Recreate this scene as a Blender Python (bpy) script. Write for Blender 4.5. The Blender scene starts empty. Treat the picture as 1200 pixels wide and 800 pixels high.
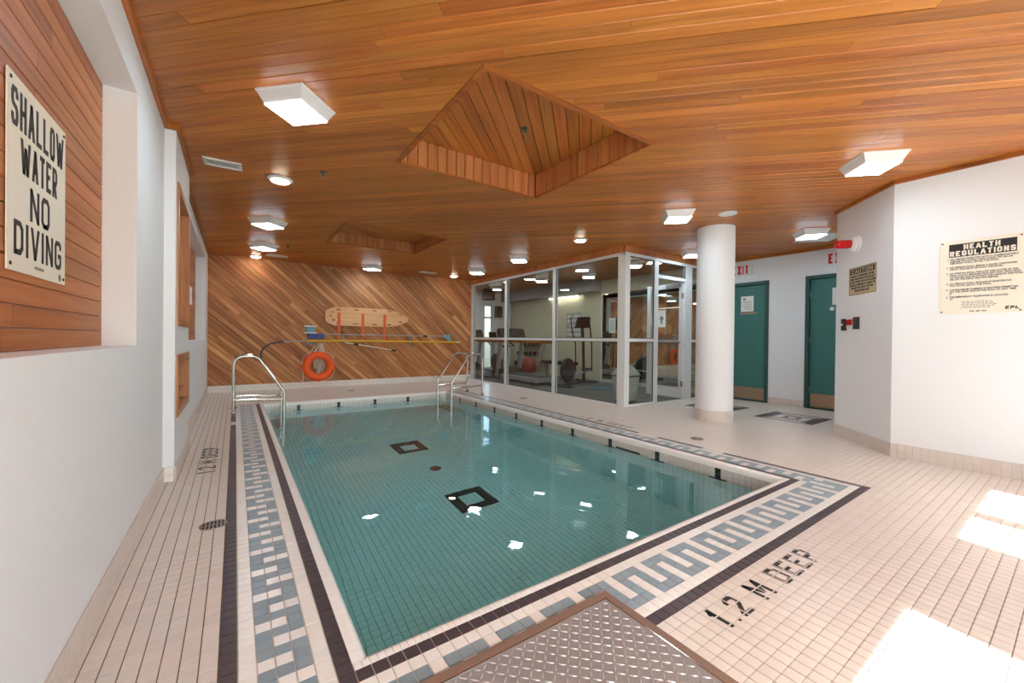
import bpy, bmesh, math, random
import numpy as np
from mathutils import Vector, Matrix

random.seed(7)
SC = bpy.context.scene
COL = SC.collection
PI = math.pi

# ------------------------------------------------------------------ camera
CAM_R = Vector((0.82318, -0.56767, 0.01109))
CAM_U = Vector((-0.00593, 0.01094, 0.99992))
CAM_F = Vector((0.56775, 0.82318, -0.00564))
FPX = 469.94
CAM_LOC = Vector((0.0, 0.0, 1.066))
cam_data = bpy.data.cameras.new('camera')
cam = bpy.data.objects.new('camera', cam_data)
COL.objects.link(cam)
cam_data.sensor_fit = 'HORIZONTAL'
cam_data.sensor_width = 36.0
cam_data.lens = 36.0 * FPX / 1200.0
cam_data.clip_start = 0.02
m = Matrix((CAM_R, CAM_U, -CAM_F)).transposed().to_4x4()
m.translation = CAM_LOC
cam.matrix_world = m
SC.camera = cam

# ------------------------------------------------------------------ sky, sun, exposure
SUN_EL = 48.0
SUN_DIR = Vector((0.19, 1.0, -math.tan(math.radians(SUN_EL)) * 1.018)).normalized()
world = bpy.data.worlds.new('world')
SC.world = world
world.use_nodes = True
wn = world.node_tree.nodes
wl = world.node_tree.links
wn.clear()
sky = wn.new('ShaderNodeTexSky')
sky.sky_type = 'NISHITA'
sky.sun_disc = False
sky.sun_elevation = math.radians(SUN_EL)
sky.sun_rotation = math.radians(190.0)
sky.air_density = 1.0
sky.dust_density = 2.5
sky.ozone_density = 1.0
bg = wn.new('ShaderNodeBackground')
bg.inputs['Strength'].default_value = 0.52
wo = wn.new('ShaderNodeOutputWorld')
wl.new(sky.outputs['Color'], bg.inputs['Color'])
wl.new(bg.outputs[0], wo.inputs['Surface'])
sun_data = bpy.data.lights.new('sun', 'SUN')
sun_data.energy = 12.0
sun_data.angle = math.radians(0.6)
sun_data.color = (0.80, 0.93, 1.0)
sun = bpy.data.objects.new('sun', sun_data)
sun.rotation_euler = SUN_DIR.to_track_quat('-Z', 'Y').to_euler()
sun.location = (0, -6, 6)
COL.objects.link(sun)
LAMP = 17.0            # strength of the ceiling lamps' lenses
SC.view_settings.view_transform = 'Standard'
SC.view_settings.look = 'None'
SC.view_settings.gamma = 1.0
SC.view_settings.use_curve_mapping = False
SC.view_settings.exposure = 1.3
try:
    SC.cycles.max_bounces = 14
    SC.cycles.diffuse_bounces = 7
    SC.cycles.glossy_bounces = 6
    SC.cycles.transmission_bounces = 10
    SC.cycles.transparent_max_bounces = 16
    SC.cycles.sample_clamp_indirect = 6.0
    SC.cycles.use_denoising = True
except Exception:
    pass


# ------------------------------------------------------------------ materials
def srgb(r, g, b):
    f = lambda c: (c / 255.0 / 12.92) if c / 255.0 <= 0.04045 else ((c / 255.0 + 0.055) / 1.055) ** 2.4
    return (f(r), f(g), f(b), 1.0)


def new_mat(name):
    mt = bpy.data.materials.new(name)
    mt.use_nodes = True
    nt = mt.node_tree
    bs = nt.nodes.get('Principled BSDF')
    return mt, nt, bs


def N(nt, kind, **kw):
    n = nt.nodes.new(kind)
    for k, v in kw.items():
        setattr(n, k, v)
    return n


def plain(name, col, rough=0.5, metal=0.0, noise=0.06, scale=30.0, bump=0.0, spec=0.5, emit=None, estr=0.0):
    mt, nt, bs = new_mat(name)
    tc = N(nt, 'ShaderNodeTexCoord')
    nz = N(nt, 'ShaderNodeTexNoise')
    nz.inputs['Scale'].default_value = scale
    nz.inputs['Detail'].default_value = 4.0
    nt.links.new(tc.outputs['Object'], nz.inputs['Vector'])
    mx = N(nt, 'ShaderNodeMix', data_type='RGBA')
    a = [c * (1 - noise) for c in col[:3]] + [1]
    b = [min(1, c * (1 + noise)) for c in col[:3]] + [1]
    mx.inputs['A'].default_value = a
    mx.inputs['B'].default_value = b
    nt.links.new(nz.outputs['Fac'], mx.inputs['Factor'])
    nt.links.new(mx.outputs['Result'], bs.inputs['Base Color'])
    bs.inputs['Roughness'].default_value = rough
    bs.inputs['Metallic'].default_value = metal
    bs.inputs['Specular IOR Level'].default_value = spec
    if bump:
        bp = N(nt, 'ShaderNodeBump')
        bp.inputs['Strength'].default_value = bump
        bp.inputs['Distance'].default_value = 0.01
        nt.links.new(nz.outputs['Fac'], bp.inputs['Height'])
        nt.links.new(bp.outputs[0], bs.inputs['Normal'])
    if emit:
        bs.inputs['Emission Color'].default_value = emit
        bs.inputs['Emission Strength'].default_value = estr
    return mt


def rand_value(nt, src='BOTH'):
    oi = N(nt, 'ShaderNodeObjectInfo')
    ge = N(nt, 'ShaderNodeNewGeometry')
    if src == 'OBJECT':
        return oi.outputs['Random']
    ad = N(nt, 'ShaderNodeMath', operation='ADD')
    nt.links.new(oi.outputs['Random'], ad.inputs[0])
    nt.links.new(ge.outputs['Random Per Island'], ad.inputs[1])
    fr = N(nt, 'ShaderNodeMath', operation='FRACT')
    nt.links.new(ad.outputs[0], fr.inputs[0])
    return fr.outputs[0]


def wood(name, dark, mid, light, axis=0, rough=0.42, vary=0.3, spec=0.45, grain=1.0, src='BOTH'):
    """Long-grained timber; every board (object or loose piece) has a tone and a grain of its own."""
    mt, nt, bs = new_mat(name)
    L = nt.links.new
    rnd = rand_value(nt, src)
    tc = N(nt, 'ShaderNodeTexCoord')
    mul = N(nt, 'ShaderNodeMath', operation='MULTIPLY')
    mul.inputs[1].default_value = 57.0
    L(rnd, mul.inputs[0])
    off = N(nt, 'ShaderNodeCombineXYZ')
    for i in range(3):
        L(mul.outputs[0], off.inputs[i])
    va = N(nt, 'ShaderNodeVectorMath', operation='ADD')
    L(tc.outputs['Object'], va.inputs[0])
    L(off.outputs[0], va.inputs[1])
    mp = N(nt, 'ShaderNodeMapping')
    s = [26.0, 26.0, 26.0]
    s[axis] = 1.1
    mp.inputs['Scale'].default_value = s
    L(va.outputs[0], mp.inputs['Vector'])
    n1 = N(nt, 'ShaderNodeTexNoise')
    n1.inputs['Scale'].default_value = 1.0
    n1.inputs['Detail'].default_value = 5.0
    n1.inputs['Roughness'].default_value = 0.6
    n1.inputs['Distortion'].default_value = 0.9
    L(mp.outputs[0], n1.inputs['Vector'])
    mp2 = N(nt, 'ShaderNodeMapping')
    s2 = [3.0, 3.0, 3.0]
    s2[axis] = 0.35
    mp2.inputs['Scale'].default_value = s2
    L(va.outputs[0], mp2.inputs['Vector'])
    n2 = N(nt, 'ShaderNodeTexNoise')
    n2.inputs['Scale'].default_value = 1.0
    n2.inputs['Detail'].default_value = 2.0
    L(mp2.outputs[0], n2.inputs['Vector'])
    mixf = N(nt, 'ShaderNodeMix', data_type='FLOAT')
    mixf.inputs['Factor'].default_value = 0.4
    L(n1.outputs['Fac'], mixf.inputs['A'])
    L(n2.outputs['Fac'], mixf.inputs['B'])
    cr = N(nt, 'ShaderNodeValToRGB')
    e = cr.color_ramp.elements
    e[0].position = 0.5 - 0.17 / grain
    e[0].color = dark
    e[1].position = 0.5 + 0.17 / grain
    e[1].color = light
    k = e.new(0.5)
    k.color = mid
    L(mixf.outputs['Result'], cr.inputs['Fac'])
    mr = N(nt, 'ShaderNodeMapRange')
    mr.inputs['To Min'].default_value = 1.0 - vary
    mr.inputs['To Max'].default_value = 1.0 + vary
    L(rnd, mr.inputs['Value'])
    m2 = N(nt, 'ShaderNodeMath', operation='MULTIPLY')
    m2.inputs[1].default_value = 7.31
    L(rnd, m2.inputs[0])
    f2 = N(nt, 'ShaderNodeMath', operation='FRACT')
    L(m2.outputs[0], f2.inputs[0])
    mh = N(nt, 'ShaderNodeMapRange')
    mh.inputs['To Min'].default_value = 0.496
    mh.inputs['To Max'].default_value = 0.506
    L(f2.outputs[0], mh.inputs['Value'])
    hs = N(nt, 'ShaderNodeHueSaturation')
    L(mh.outputs[0], hs.inputs['Hue'])
    L(mr.outputs[0], hs.inputs['Value'])
    L(cr.outputs['Color'], hs.inputs['Color'])
    L(hs.outputs['Color'], bs.inputs['Base Color'])
    bs.inputs['Roughness'].default_value = rough
    bs.inputs['Specular IOR Level'].default_value = spec
    bp = N(nt, 'ShaderNodeBump')
    bp.inputs['Strength'].default_value = 0.12
    bp.inputs['Distance'].default_value = 0.004
    L(n1.outputs['Fac'], bp.inputs['Height'])
    L(bp.outputs[0], bs.inputs['Normal'])
    return mt


def tile_mat(name, col, rough=0.38, vary=0.05, spec=0.4):
    mt, nt, bs = new_mat(name)
    L = nt.links.new
    rnd = rand_value(nt)
    tc = N(nt, 'ShaderNodeTexCoord')
    nz = N(nt, 'ShaderNodeTexNoise')
    nz.inputs['Scale'].default_value = 1.3
    nz.inputs['Detail'].default_value = 5.0
    L(tc.outputs['Object'], nz.inputs['Vector'])
    ad = N(nt, 'ShaderNodeMath', operation='ADD')
    L(nz.outputs['Fac'], ad.inputs[0])
    L(rnd, ad.inputs[1])
    mr = N(nt, 'ShaderNodeMapRange')
    mr.inputs['From Min'].default_value = 0.3
    mr.inputs['From Max'].default_value = 1.7
    mr.inputs['To Min'].default_value = 1 - vary
    mr.inputs['To Max'].default_value = 1 + vary
    L(ad.outputs[0], mr.inputs['Value'])
    hs = N(nt, 'ShaderNodeHueSaturation')
    hs.inputs['Color'].default_value = col
    L(mr.outputs[0], hs.inputs['Value'])
    L(hs.outputs['Color'], bs.inputs['Base Color'])
    bs.inputs['Roughness'].default_value = rough
    bs.inputs['Specular IOR Level'].default_value = spec
    return mt


def glass_mat(name, tint=(0.90, 0.92, 0.90, 1)):
    """Clear thin pane: passes light straight through, mirrors by Fresnel."""
    mt, nt, bs = new_mat(name)
    nt.nodes.remove(bs)
    L = nt.links.new
    out = nt.nodes.get('Material Output')
    tr = N(nt, 'ShaderNodeBsdfTransparent')
    tr.inputs['Color'].default_value = tint
    gl = N(nt, 'ShaderNodeBsdfGlossy')
    gl.inputs['Roughness'].default_value = 0.0
    gl.inputs['Color'].default_value = (1, 1, 1, 1)
    fr = N(nt, 'ShaderNodeFresnel')
    fr.inputs['IOR'].default_value = 1.5
    geo = N(nt, 'ShaderNodeNewGeometry')
    # the inner face of a pane sees the same Fresnel as the outer one
    ior = N(nt, 'ShaderNodeMix', data_type='FLOAT')
    ior.inputs['A'].default_value = 1.5
    ior.inputs['B'].default_value = 1.0 / 1.5
    L(geo.outputs['Backfacing'], ior.inputs['Factor'])
    L(ior.outputs['Result'], fr.inputs['IOR'])
    mx = N(nt, 'ShaderNodeMixShader')
    fr2 = N(nt, 'ShaderNodeLayerWeight')
    fr2.inputs['Blend'].default_value = 0.5
    pw = N(nt, 'ShaderNodeMath', operation='POWER')
    pw.inputs[1].default_value = 5.0
    L(fr2.outputs['Facing'], pw.inputs[0])
    ma = N(nt, 'ShaderNodeMath', operation='MULTIPLY_ADD')
    ma.inputs[1].default_value = 0.96
    ma.inputs[2].default_value = 0.04
    L(pw.outputs[0], ma.inputs[0])
    L(ma.outputs[0], mx.inputs['Fac'])
    nt.nodes.remove(fr)
    nt.nodes.remove(ior)
    nt.nodes.remove(geo)
    L(tr.outputs[0], mx.inputs[1])
    L(gl.outputs[0], mx.inputs[2])
    L(mx.outputs[0], out.inputs['Surface'])
    return mt


def water_mat():
    mt, nt, bs = new_mat('pool_water')
    nt.nodes.remove(bs)
    L = nt.links.new
    out = nt.nodes.get('Material Output')
    gl = N(nt, 'ShaderNodeBsdfGlass')
    gl.inputs['IOR'].default_value = 1.33
    gl.inputs['Roughness'].default_value = 0.0
    gl.inputs['Color'].default_value = (1, 1, 1, 1)
    tc = N(nt, 'ShaderNodeTexCoord')
    mp = N(nt, 'ShaderNodeMapping')
    mp.inputs['Scale'].default_value = (1.0, 0.6, 1.0)
    mp.inputs['Rotation'].default_value = (0, 0, 0.5)
    L(tc.outputs['Object'], mp.inputs['Vector'])
    n1 = N(nt, 'ShaderNodeTexNoise')
    n1.inputs['Scale'].default_value = 5.0
    n1.inputs['Detail'].default_value = 2.5
    n1.inputs['Distortion'].default_value = 0.6
    L(mp.outputs[0], n1.inputs['Vector'])
    bp = N(nt, 'ShaderNodeBump')
    bp.inputs['Strength'].default_value = 0.13
    bp.inputs['Distance'].default_value = 0.012
    L(n1.outputs['Fac'], bp.inputs['Height'])
    L(bp.outputs[0], gl.inputs['Normal'])
    L(gl.outputs[0], out.inputs['Surface'])
    va = N(nt, 'ShaderNodeVolumeAbsorption')
    va.inputs['Color'].default_value = (0.34, 0.94, 0.97, 1)
    va.inputs['Density'].default_value = 0.38
    L(va.outputs[0], out.inputs['Volume'])
    return mt


M = {}
M['wall'] = plain('white_wall_paint', srgb(236, 237, 238), 0.75, noise=0.015, scale=60, bump=0.05, spec=0.2)
M['outside'] = plain('pale_concrete', srgb(190, 188, 182), 0.9, noise=0.1, scale=6)
M['ceil'] = wood('ceiling_cedar', srgb(132, 72, 28), srgb(186, 108, 44), srgb(212, 138, 62), 0, 0.36, 0.15, 0.45, 0.75, src='OBJECT')
M['ceil_field'] = wood('ceiling_cedar_field', srgb(132, 72, 28), srgb(186, 108, 44), srgb(212, 138, 62), 0, 0.36, 0.15, 0.45, 0.75)
M['ceil_z'] = wood('coffer_cedar', srgb(156, 88, 46), srgb(194, 120, 70), srgb(210, 140, 86), 2, 0.4, 0.08)
M['ceil_back'] = plain('dark_roof_felt', srgb(40, 24, 14), 0.9)
M['trim'] = wood('cedar_trim', srgb(120, 62, 20), srgb(168, 92, 34), srgb(196, 120, 54), 0, 0.4, 0.08)
M['trim_y'] = wood('cedar_trim_long', srgb(120, 62, 20), srgb(168, 92, 34), srgb(196, 120, 54), 1, 0.4, 0.08)
M['trim_z'] = wood('cedar_trim_upright', srgb(150, 96, 56), srgb(186, 128, 84), srgb(206, 154, 110), 2, 0.4, 0.06)
M['diag'] = wood('diagonal_cedar', srgb(136, 84, 50), srgb(186, 122, 76), srgb(220, 166, 114), 0, 0.5, 0.2, 0.35)
M['niche'] = wood('red_cedar', srgb(140, 80, 42), srgb(180, 108, 60), srgb(196, 128, 80), 1, 0.45, 0.12, 0.35)
M['tile'] = tile_mat('cream_tile', srgb(220, 209, 199), 0.28, 0.05)
M['tile_dark'] = tile_mat('dark_tile', srgb(74, 62, 66), 0.4, 0.1)
M['tile_blue'] = tile_mat('grey_blue_tile', srgb(140, 156, 165), 0.4, 0.1)
M['tile_white'] = tile_mat('white_tile', srgb(238, 234, 228), 0.25, 0.03)
M['coping'] = tile_mat('white_coping_tile', srgb(250, 248, 244), 0.2, 0.02)
M['pool_tile'] = tile_mat('pool_tile', srgb(228, 246, 246), 0.3, 0.04)
M['pool_dark'] = tile_mat('pool_dark_tile', srgb(36, 44, 46), 0.3, 0.05)
M['grout'] = plain('pale_grout', srgb(198, 186, 176), 0.9, noise=0.10, scale=12)
M['grout_dark'] = plain('stained_grout', srgb(112, 88, 72), 0.9, noise=0.25, scale=3)
M['pool_grout'] = plain('pool_grout', srgb(168, 186, 186), 0.9, noise=0.15, scale=9)
M['water'] = water_mat()
M['black'] = plain('black_print', srgb(38, 36, 34), 0.6)
M['red'] = plain('red_print', srgb(226, 40, 60), 0.5)
M['cream'] = plain('cream_sign_board', srgb(238, 230, 212), 0.45, noise=0.015, scale=8)
M['tan_sign'] = plain('aged_sign_board', srgb(196, 176, 132), 0.5, noise=0.08, scale=20)
M['paper'] = plain('white_paper', srgb(240, 240, 236), 0.8, noise=0.02)
M['grey_print'] = plain('grey_print', srgb(130, 128, 122), 0.7)
M['alu'] = plain('white_aluminium', srgb(226, 228, 228), 0.35, noise=0.02)
M['gasket'] = plain('black_gasket', srgb(30, 30, 30), 0.7)
M['glass'] = glass_mat('clear_glass')
M['chrome'] = plain('polished_steel', srgb(205, 203, 198), 0.12, 1.0, noise=0.02)
M['steel'] = plain('brushed_steel', srgb(170, 162, 155), 0.32, 1.0, noise=0.08, scale=40)
M['plate'] = plain('tread_plate_steel', srgb(158, 151, 150), 0.55, 0.3, noise=0.14, scale=7)
M['plate_bar'] = plain('pale_tread_steel', srgb(180, 174, 172), 0.45, 0.4, noise=0.08, scale=20)  # raised bars, a paler steel than the cover plate for contrast
M['bronze'] = plain('brown_hatch_frame', srgb(142, 114, 98), 0.5, 0.2, noise=0.15, scale=9)
M['kick'] = plain('bronzed_kick_plate', srgb(178, 148, 122), 0.35, 0.7, noise=0.08)
M['teal'] = plain('teal_door_paint', srgb(62, 118, 112), 0.5, noise=0.05, scale=5)
M['teal_dark'] = plain('dark_teal_frame_paint', srgb(44, 84, 76), 0.5, noise=0.05)
M['lens'] = plain('lit_lamp_lens', (1, 1, 1, 1), 0.4, emit=(0.73, 0.89, 1.0, 1), estr=LAMP)
M['lens_warm'] = plain('lit_round_lens', (1, 1, 1, 1), 0.4, emit=(1.0, 0.86, 0.66, 1), estr=LAMP)
M['acrylic'] = plain('milky_acrylic', srgb(226, 226, 224), 0.35, noise=0.02)
M['white_metal'] = plain('white_enamel', srgb(236, 236, 232), 0.4, noise=0.02)
M['grille'] = plain('dim_grille', srgb(196, 196, 193), 0.6)
M['orange'] = plain('orange_ring_vinyl', srgb(244, 92, 22), 0.38, noise=0.03)
M['strap'] = plain('orange_webbing', srgb(238, 112, 66), 0.8, noise=0.1, scale=90)
M['rope'] = plain('white_rope', srgb(226, 222, 210), 0.85, noise=0.15, scale=120)
M['board'] = wood('varnished_plywood', srgb(222, 164, 110), srgb(236, 184, 134), srgb(242, 198, 150), 0, 0.35, 0.04)
M['yellow'] = plain('yellow_fibreglass', srgb(226, 182, 30), 0.35, noise=0.05)
M['blue'] = plain('blue_plastic', srgb(38, 66, 140), 0.4)
M['pale_blue'] = plain('pale_blue_plastic', srgb(104, 160, 180), 0.45)
M['navy'] = plain('dark_blue_rubber', srgb(52, 66, 92), 0.5)
M['red_lens'] = plain('red_beacon_lens', srgb(206, 22, 24), 0.15, noise=0.04)
M['dark_plastic'] = plain('dark_grey_plastic', srgb(36, 35, 34), 0.5)
M['rubber'] = plain('black_rubber', srgb(28, 27, 27), 0.7)
M['gym_floor'] = plain('gym_floor_rubber', srgb(84, 84, 76), 0.5, noise=0.12, scale=3)
M['gym_mat'] = plain('blue_grey_mat', srgb(82, 100, 108), 0.8)
M['gym_wall'] = plain('lime_cream_wall_paint', srgb(212, 204, 176), 0.8, noise=0.02)
M['gym_grey'] = plain('grey_soffit_paint', srgb(170, 166, 162), 0.8, noise=0.02)
M['grey_plastic'] = plain('light_grey_plastic', srgb(186, 188, 180), 0.5)
M['silver'] = plain('silver_paint', srgb(170, 170, 172), 0.35, 0.3)
M['screen'] = plain('dark_screen', srgb(14, 15, 16), 0.12)
M['red_ball'] = plain('maroon_vinyl', srgb(150, 48, 52), 0.4)
M['mirror'] = plain('mirror_silver', srgb(228, 230, 226), 0.0, 1.0, noise=0.0)
M['sprinkler'] = plain('verdigris_brass', srgb(70, 110, 96), 0.4, 0.6)


# ------------------------------------------------------------------ geometry helpers
ORG = {}


class MB:
    """Collects quads and polygons for ONE mesh."""

    def __init__(self):
        self.v, self.f, self.mi = [], [], []

    def add(self, verts, faces, m=0):
        o = len(self.v)
        self.v += [tuple(p) for p in verts]
        for f in faces:
            self.f.append([o + i for i in f])
            self.mi.append(m)
        return self

    def box(self, x0, x1, y0, y1, z0, z1, m=0):
        v = [(x, y, z) for z in (z0, z1) for y in (y0, y1) for x in (x0, x1)]
        return self.add(v, [(0, 2, 3, 1), (4, 5, 7, 6), (0, 1, 5, 4), (2, 6, 7, 3), (0, 4, 6, 2), (1, 3, 7, 5)], m)

    def frustum(self, c0, a0, b0, z0, c1, a1, b1, z1, rot=0.0, m=0):
        out = []
        for (c, a, b, z) in ((c0, a0, b0, z0), (c1, a1, b1, z1)):
            for sx, sy in ((-1, -1), (1, -1), (1, 1), (-1, 1)):
                x, y = sx * a, sy * b
                out.append((c[0] + x * math.cos(rot) - y * math.sin(rot), c[1] + x * math.sin(rot) + y * math.cos(rot), z))
        return self.add(out, [(3, 2, 1, 0), (4, 5, 6, 7), (0, 1, 5, 4), (1, 2, 6, 5), (2, 3, 7, 6), (3, 0, 4, 7)], m)

    def prism(self, poly, fn, d0, d1, m=0):
        """poly of (a, b); fn(a, b, d) -> point; extruded from d0 to d1."""
        n = len(poly)
        v = [fn(a, b, d0) for a, b in poly] + [fn(a, b, d1) for a, b in poly]
        f = [list(range(n - 1, -1, -1)), list(range(n, 2 * n))]
        f += [[i, (i + 1) % n, n + (i + 1) % n, n + i] for i in range(n)]
        return self.add(v, f, m)

    def tube(self, path, r, n=10, closed=False, m=0):
        path = [Vector(p) for p in path]
        k = len(path)
        rs = r if isinstance(r, (list, tuple)) else [r] * k
        tang = []
        for i in range(k):
            a = path[(i - 1) % k] if (closed or i > 0) else path[i]
            b = path[(i + 1) % k] if (closed or i < k - 1) else path[i]
            tang.append((b - a).normalized())
        ref = Vector((0, 0, 1)) if abs(tang[0].z) < 0.9 else Vector((1, 0, 0))
        u = tang[0].cross(ref).normalized()
        rings = []
        for i in range(k):
            u = (u - tang[i] * u.dot(tang[i])).normalized()
            w = tang[i].cross(u)
            rings.append([path[i] + (u * math.cos(2 * PI * j / n) + w * math.sin(2 * PI * j / n)) * rs[i] for j in range(n)])
        v = [p for q in rings for p in q]
        f = []
        for i in range(k if closed else k - 1):
            a, b = i * n, ((i + 1) % k) * n
            for j in range(n):
                f.append((a + j, a + (j + 1) % n, b + (j + 1) % n, b + j))
        if not closed:
            f.append(tuple(range(n - 1, -1, -1)))
            f.append(tuple((k - 1) * n + j for j in range(n)))
        return self.add(v, f, m)

    def lathe(self, prof, c=(0, 0, 0), n=32, ex=(1, 0, 0), ey=(0, 1, 0), ez=(0, 0, 1), m=0):
        c, ex, ey, ez = Vector(c), Vector(ex), Vector(ey), Vector(ez)
        v, f = [], []
        for r, h in prof:
            for j in range(n):
                a = 2 * PI * j / n
                v.append(c + ex * (r * math.cos(a)) + ey * (r * math.sin(a)) + ez * h)
        k = len(prof)
        for i in range(k - 1):
            for j in range(n):
                f.append((i * n + j, i * n + (j + 1) % n, (i + 1) * n + (j + 1) % n, (i + 1) * n + j))
        f.append(tuple(range(n - 1, -1, -1)))
        f.append(tuple((k - 1) * n + j for j in range(n)))
        return self.add(v, f, m)

    def board(self, x0, x1, y0, y1, z, t=0.012, g=0.0015, ch=0.004, fn=None, m=0):
        """A plank seen from below (face at z, back at z+t) with chamfered long edges."""
        fn = fn or (lambda a, b, c: (a, b, c))
        ch = min(ch, (y1 - y0) * 0.3)
        sec = [(y0 + g, z + t), (y0 + g, z + ch), (y0 + g + ch, z), (y1 - g - ch, z), (y1 - g, z + ch), (y1 - g, z + t)]
        v = [fn(x0 + g, b, c) for b, c in sec] + [fn(x1 - g, b, c) for b, c in sec]
        f = [(0, 1, 2, 3, 4, 5), (11, 10, 9, 8, 7, 6)] + [(i, 6 + i, 6 + (i + 1) % 6, (i + 1) % 6) for i in range(6)]
        return self.add(v, f, m)


def obj(name, mb, mats, parent=None, world=True, smooth=None, bevel=0.0, kind=None, fix=False):
    me = bpy.data.meshes.new(name)
    org = ORG.get(parent.name, Vector((0, 0, 0))) if (parent and world) else Vector((0, 0, 0))
    vs = [(p[0] - org[0], p[1] - org[1], p[2] - org[2]) for p in mb.v]
    me.from_pydata(vs, [], mb.f)
    if not isinstance(mats, (list, tuple)):
        mats = [mats]
    for t in mats:
        me.materials.append(t)
    me.polygons.foreach_set('material_index', mb.mi)
    if fix:
        b = bmesh.new()
        b.from_mesh(me)
        bmesh.ops.recalc_face_normals(b, faces=b.faces)
        b.to_mesh(me)
        b.free()
    if smooth:
        me.polygons.foreach_set('use_smooth', [True] * len(me.polygons))
        me.set_sharp_from_angle(angle=math.radians(smooth))
    me.update()
    o = bpy.data.objects.new(name, me)
    COL.objects.link(o)
    if parent:
        o.parent = parent
        ORG[o.name] = ORG.get(parent.name, Vector((0, 0, 0))) if world else Vector((0, 0, 0))
    if bevel:
        bv = o.modifiers.new('edge', 'BEVEL')
        bv.width = bevel
        bv.segments = 2
        bv.limit_method = 'ANGLE'
    if kind:
        o['kind'] = kind
    return o


def tag(o, label=None, cat=None, group=None, kind=None):
    for k, v in (('label', label), ('category', cat), ('group', group), ('kind', kind)):
        if v:
            o[k] = v
    return o


def thing(name, label, cat, loc=(0, 0, 0), rz=0.0, group=None):
    o = bpy.data.objects.new(name, None)
    COL.objects.link(o)
    o.location = loc
    o.rotation_euler = (0, 0, rz)
    o.empty_display_size = 0.1
    ORG[o.name] = Vector(loc)
    return tag(o, label, cat, group)


def struct(name, mb, mats, label=None, **kw):
    o = obj(name, mb, mats, **kw)
    o['kind'] = 'structure'
    if label:
        o['label'] = label
    return o


def dup(root, loc, label, rz=None):
    r = root.copy()
    COL.objects.link(r)
    r.location = loc
    if rz is not None:
        r.rotation_euler = (0, 0, rz)
    r['label'] = label
    for ch in list(root.children):
        c = ch.copy()
        COL.objects.link(c)
        c.parent = r
        for g in list(ch.children):
            d = g.copy()
            COL.objects.link(d)
            d.parent = c
    return r


def curve_mesh(name, cu):
    """Turns a text or filled curve into an ordinary mesh object."""
    tmp = bpy.data.objects.new('outline', cu)
    COL.objects.link(tmp)
    dg = bpy.context.evaluated_depsgraph_get()
    me = bpy.data.meshes.new_from_object(tmp.evaluated_get(dg))
    me.name = name
    bpy.data.objects.remove(tmp)
    bpy.data.curves.remove(cu)
    o = bpy.data.objects.new(name, me)
    COL.objects.link(o)
    return o


def text(name, body, size, origin, ex, ey, mat, parent=None, sx=1.0, bold=0.0, align='LEFT', ext=0.0004, spacing=1.0, line=1.0):
    cu = bpy.data.curves.new(name, 'FONT')
    cu.body = body
    cu.size = size
    cu.extrude = ext
    cu.offset = bold
    cu.align_x = align
    cu.space_character = spacing
    cu.space_line = line
    cu.resolution_u = 4
    cu.materials.append(mat)
    o = curve_mesh(name, cu)
    ex, ey = Vector(ex).normalized(), Vector(ey).normalized()
    ez = ex.cross(ey)
    mm = Matrix((ex * sx, ey, ez)).transposed().to_4x4()
    org = Vector(origin)
    if parent:
        o.parent = parent
        org = org - ORG.get(parent.name, Vector((0, 0, 0)))
    mm.translation = org
    o.matrix_basis = mm
    return o


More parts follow.
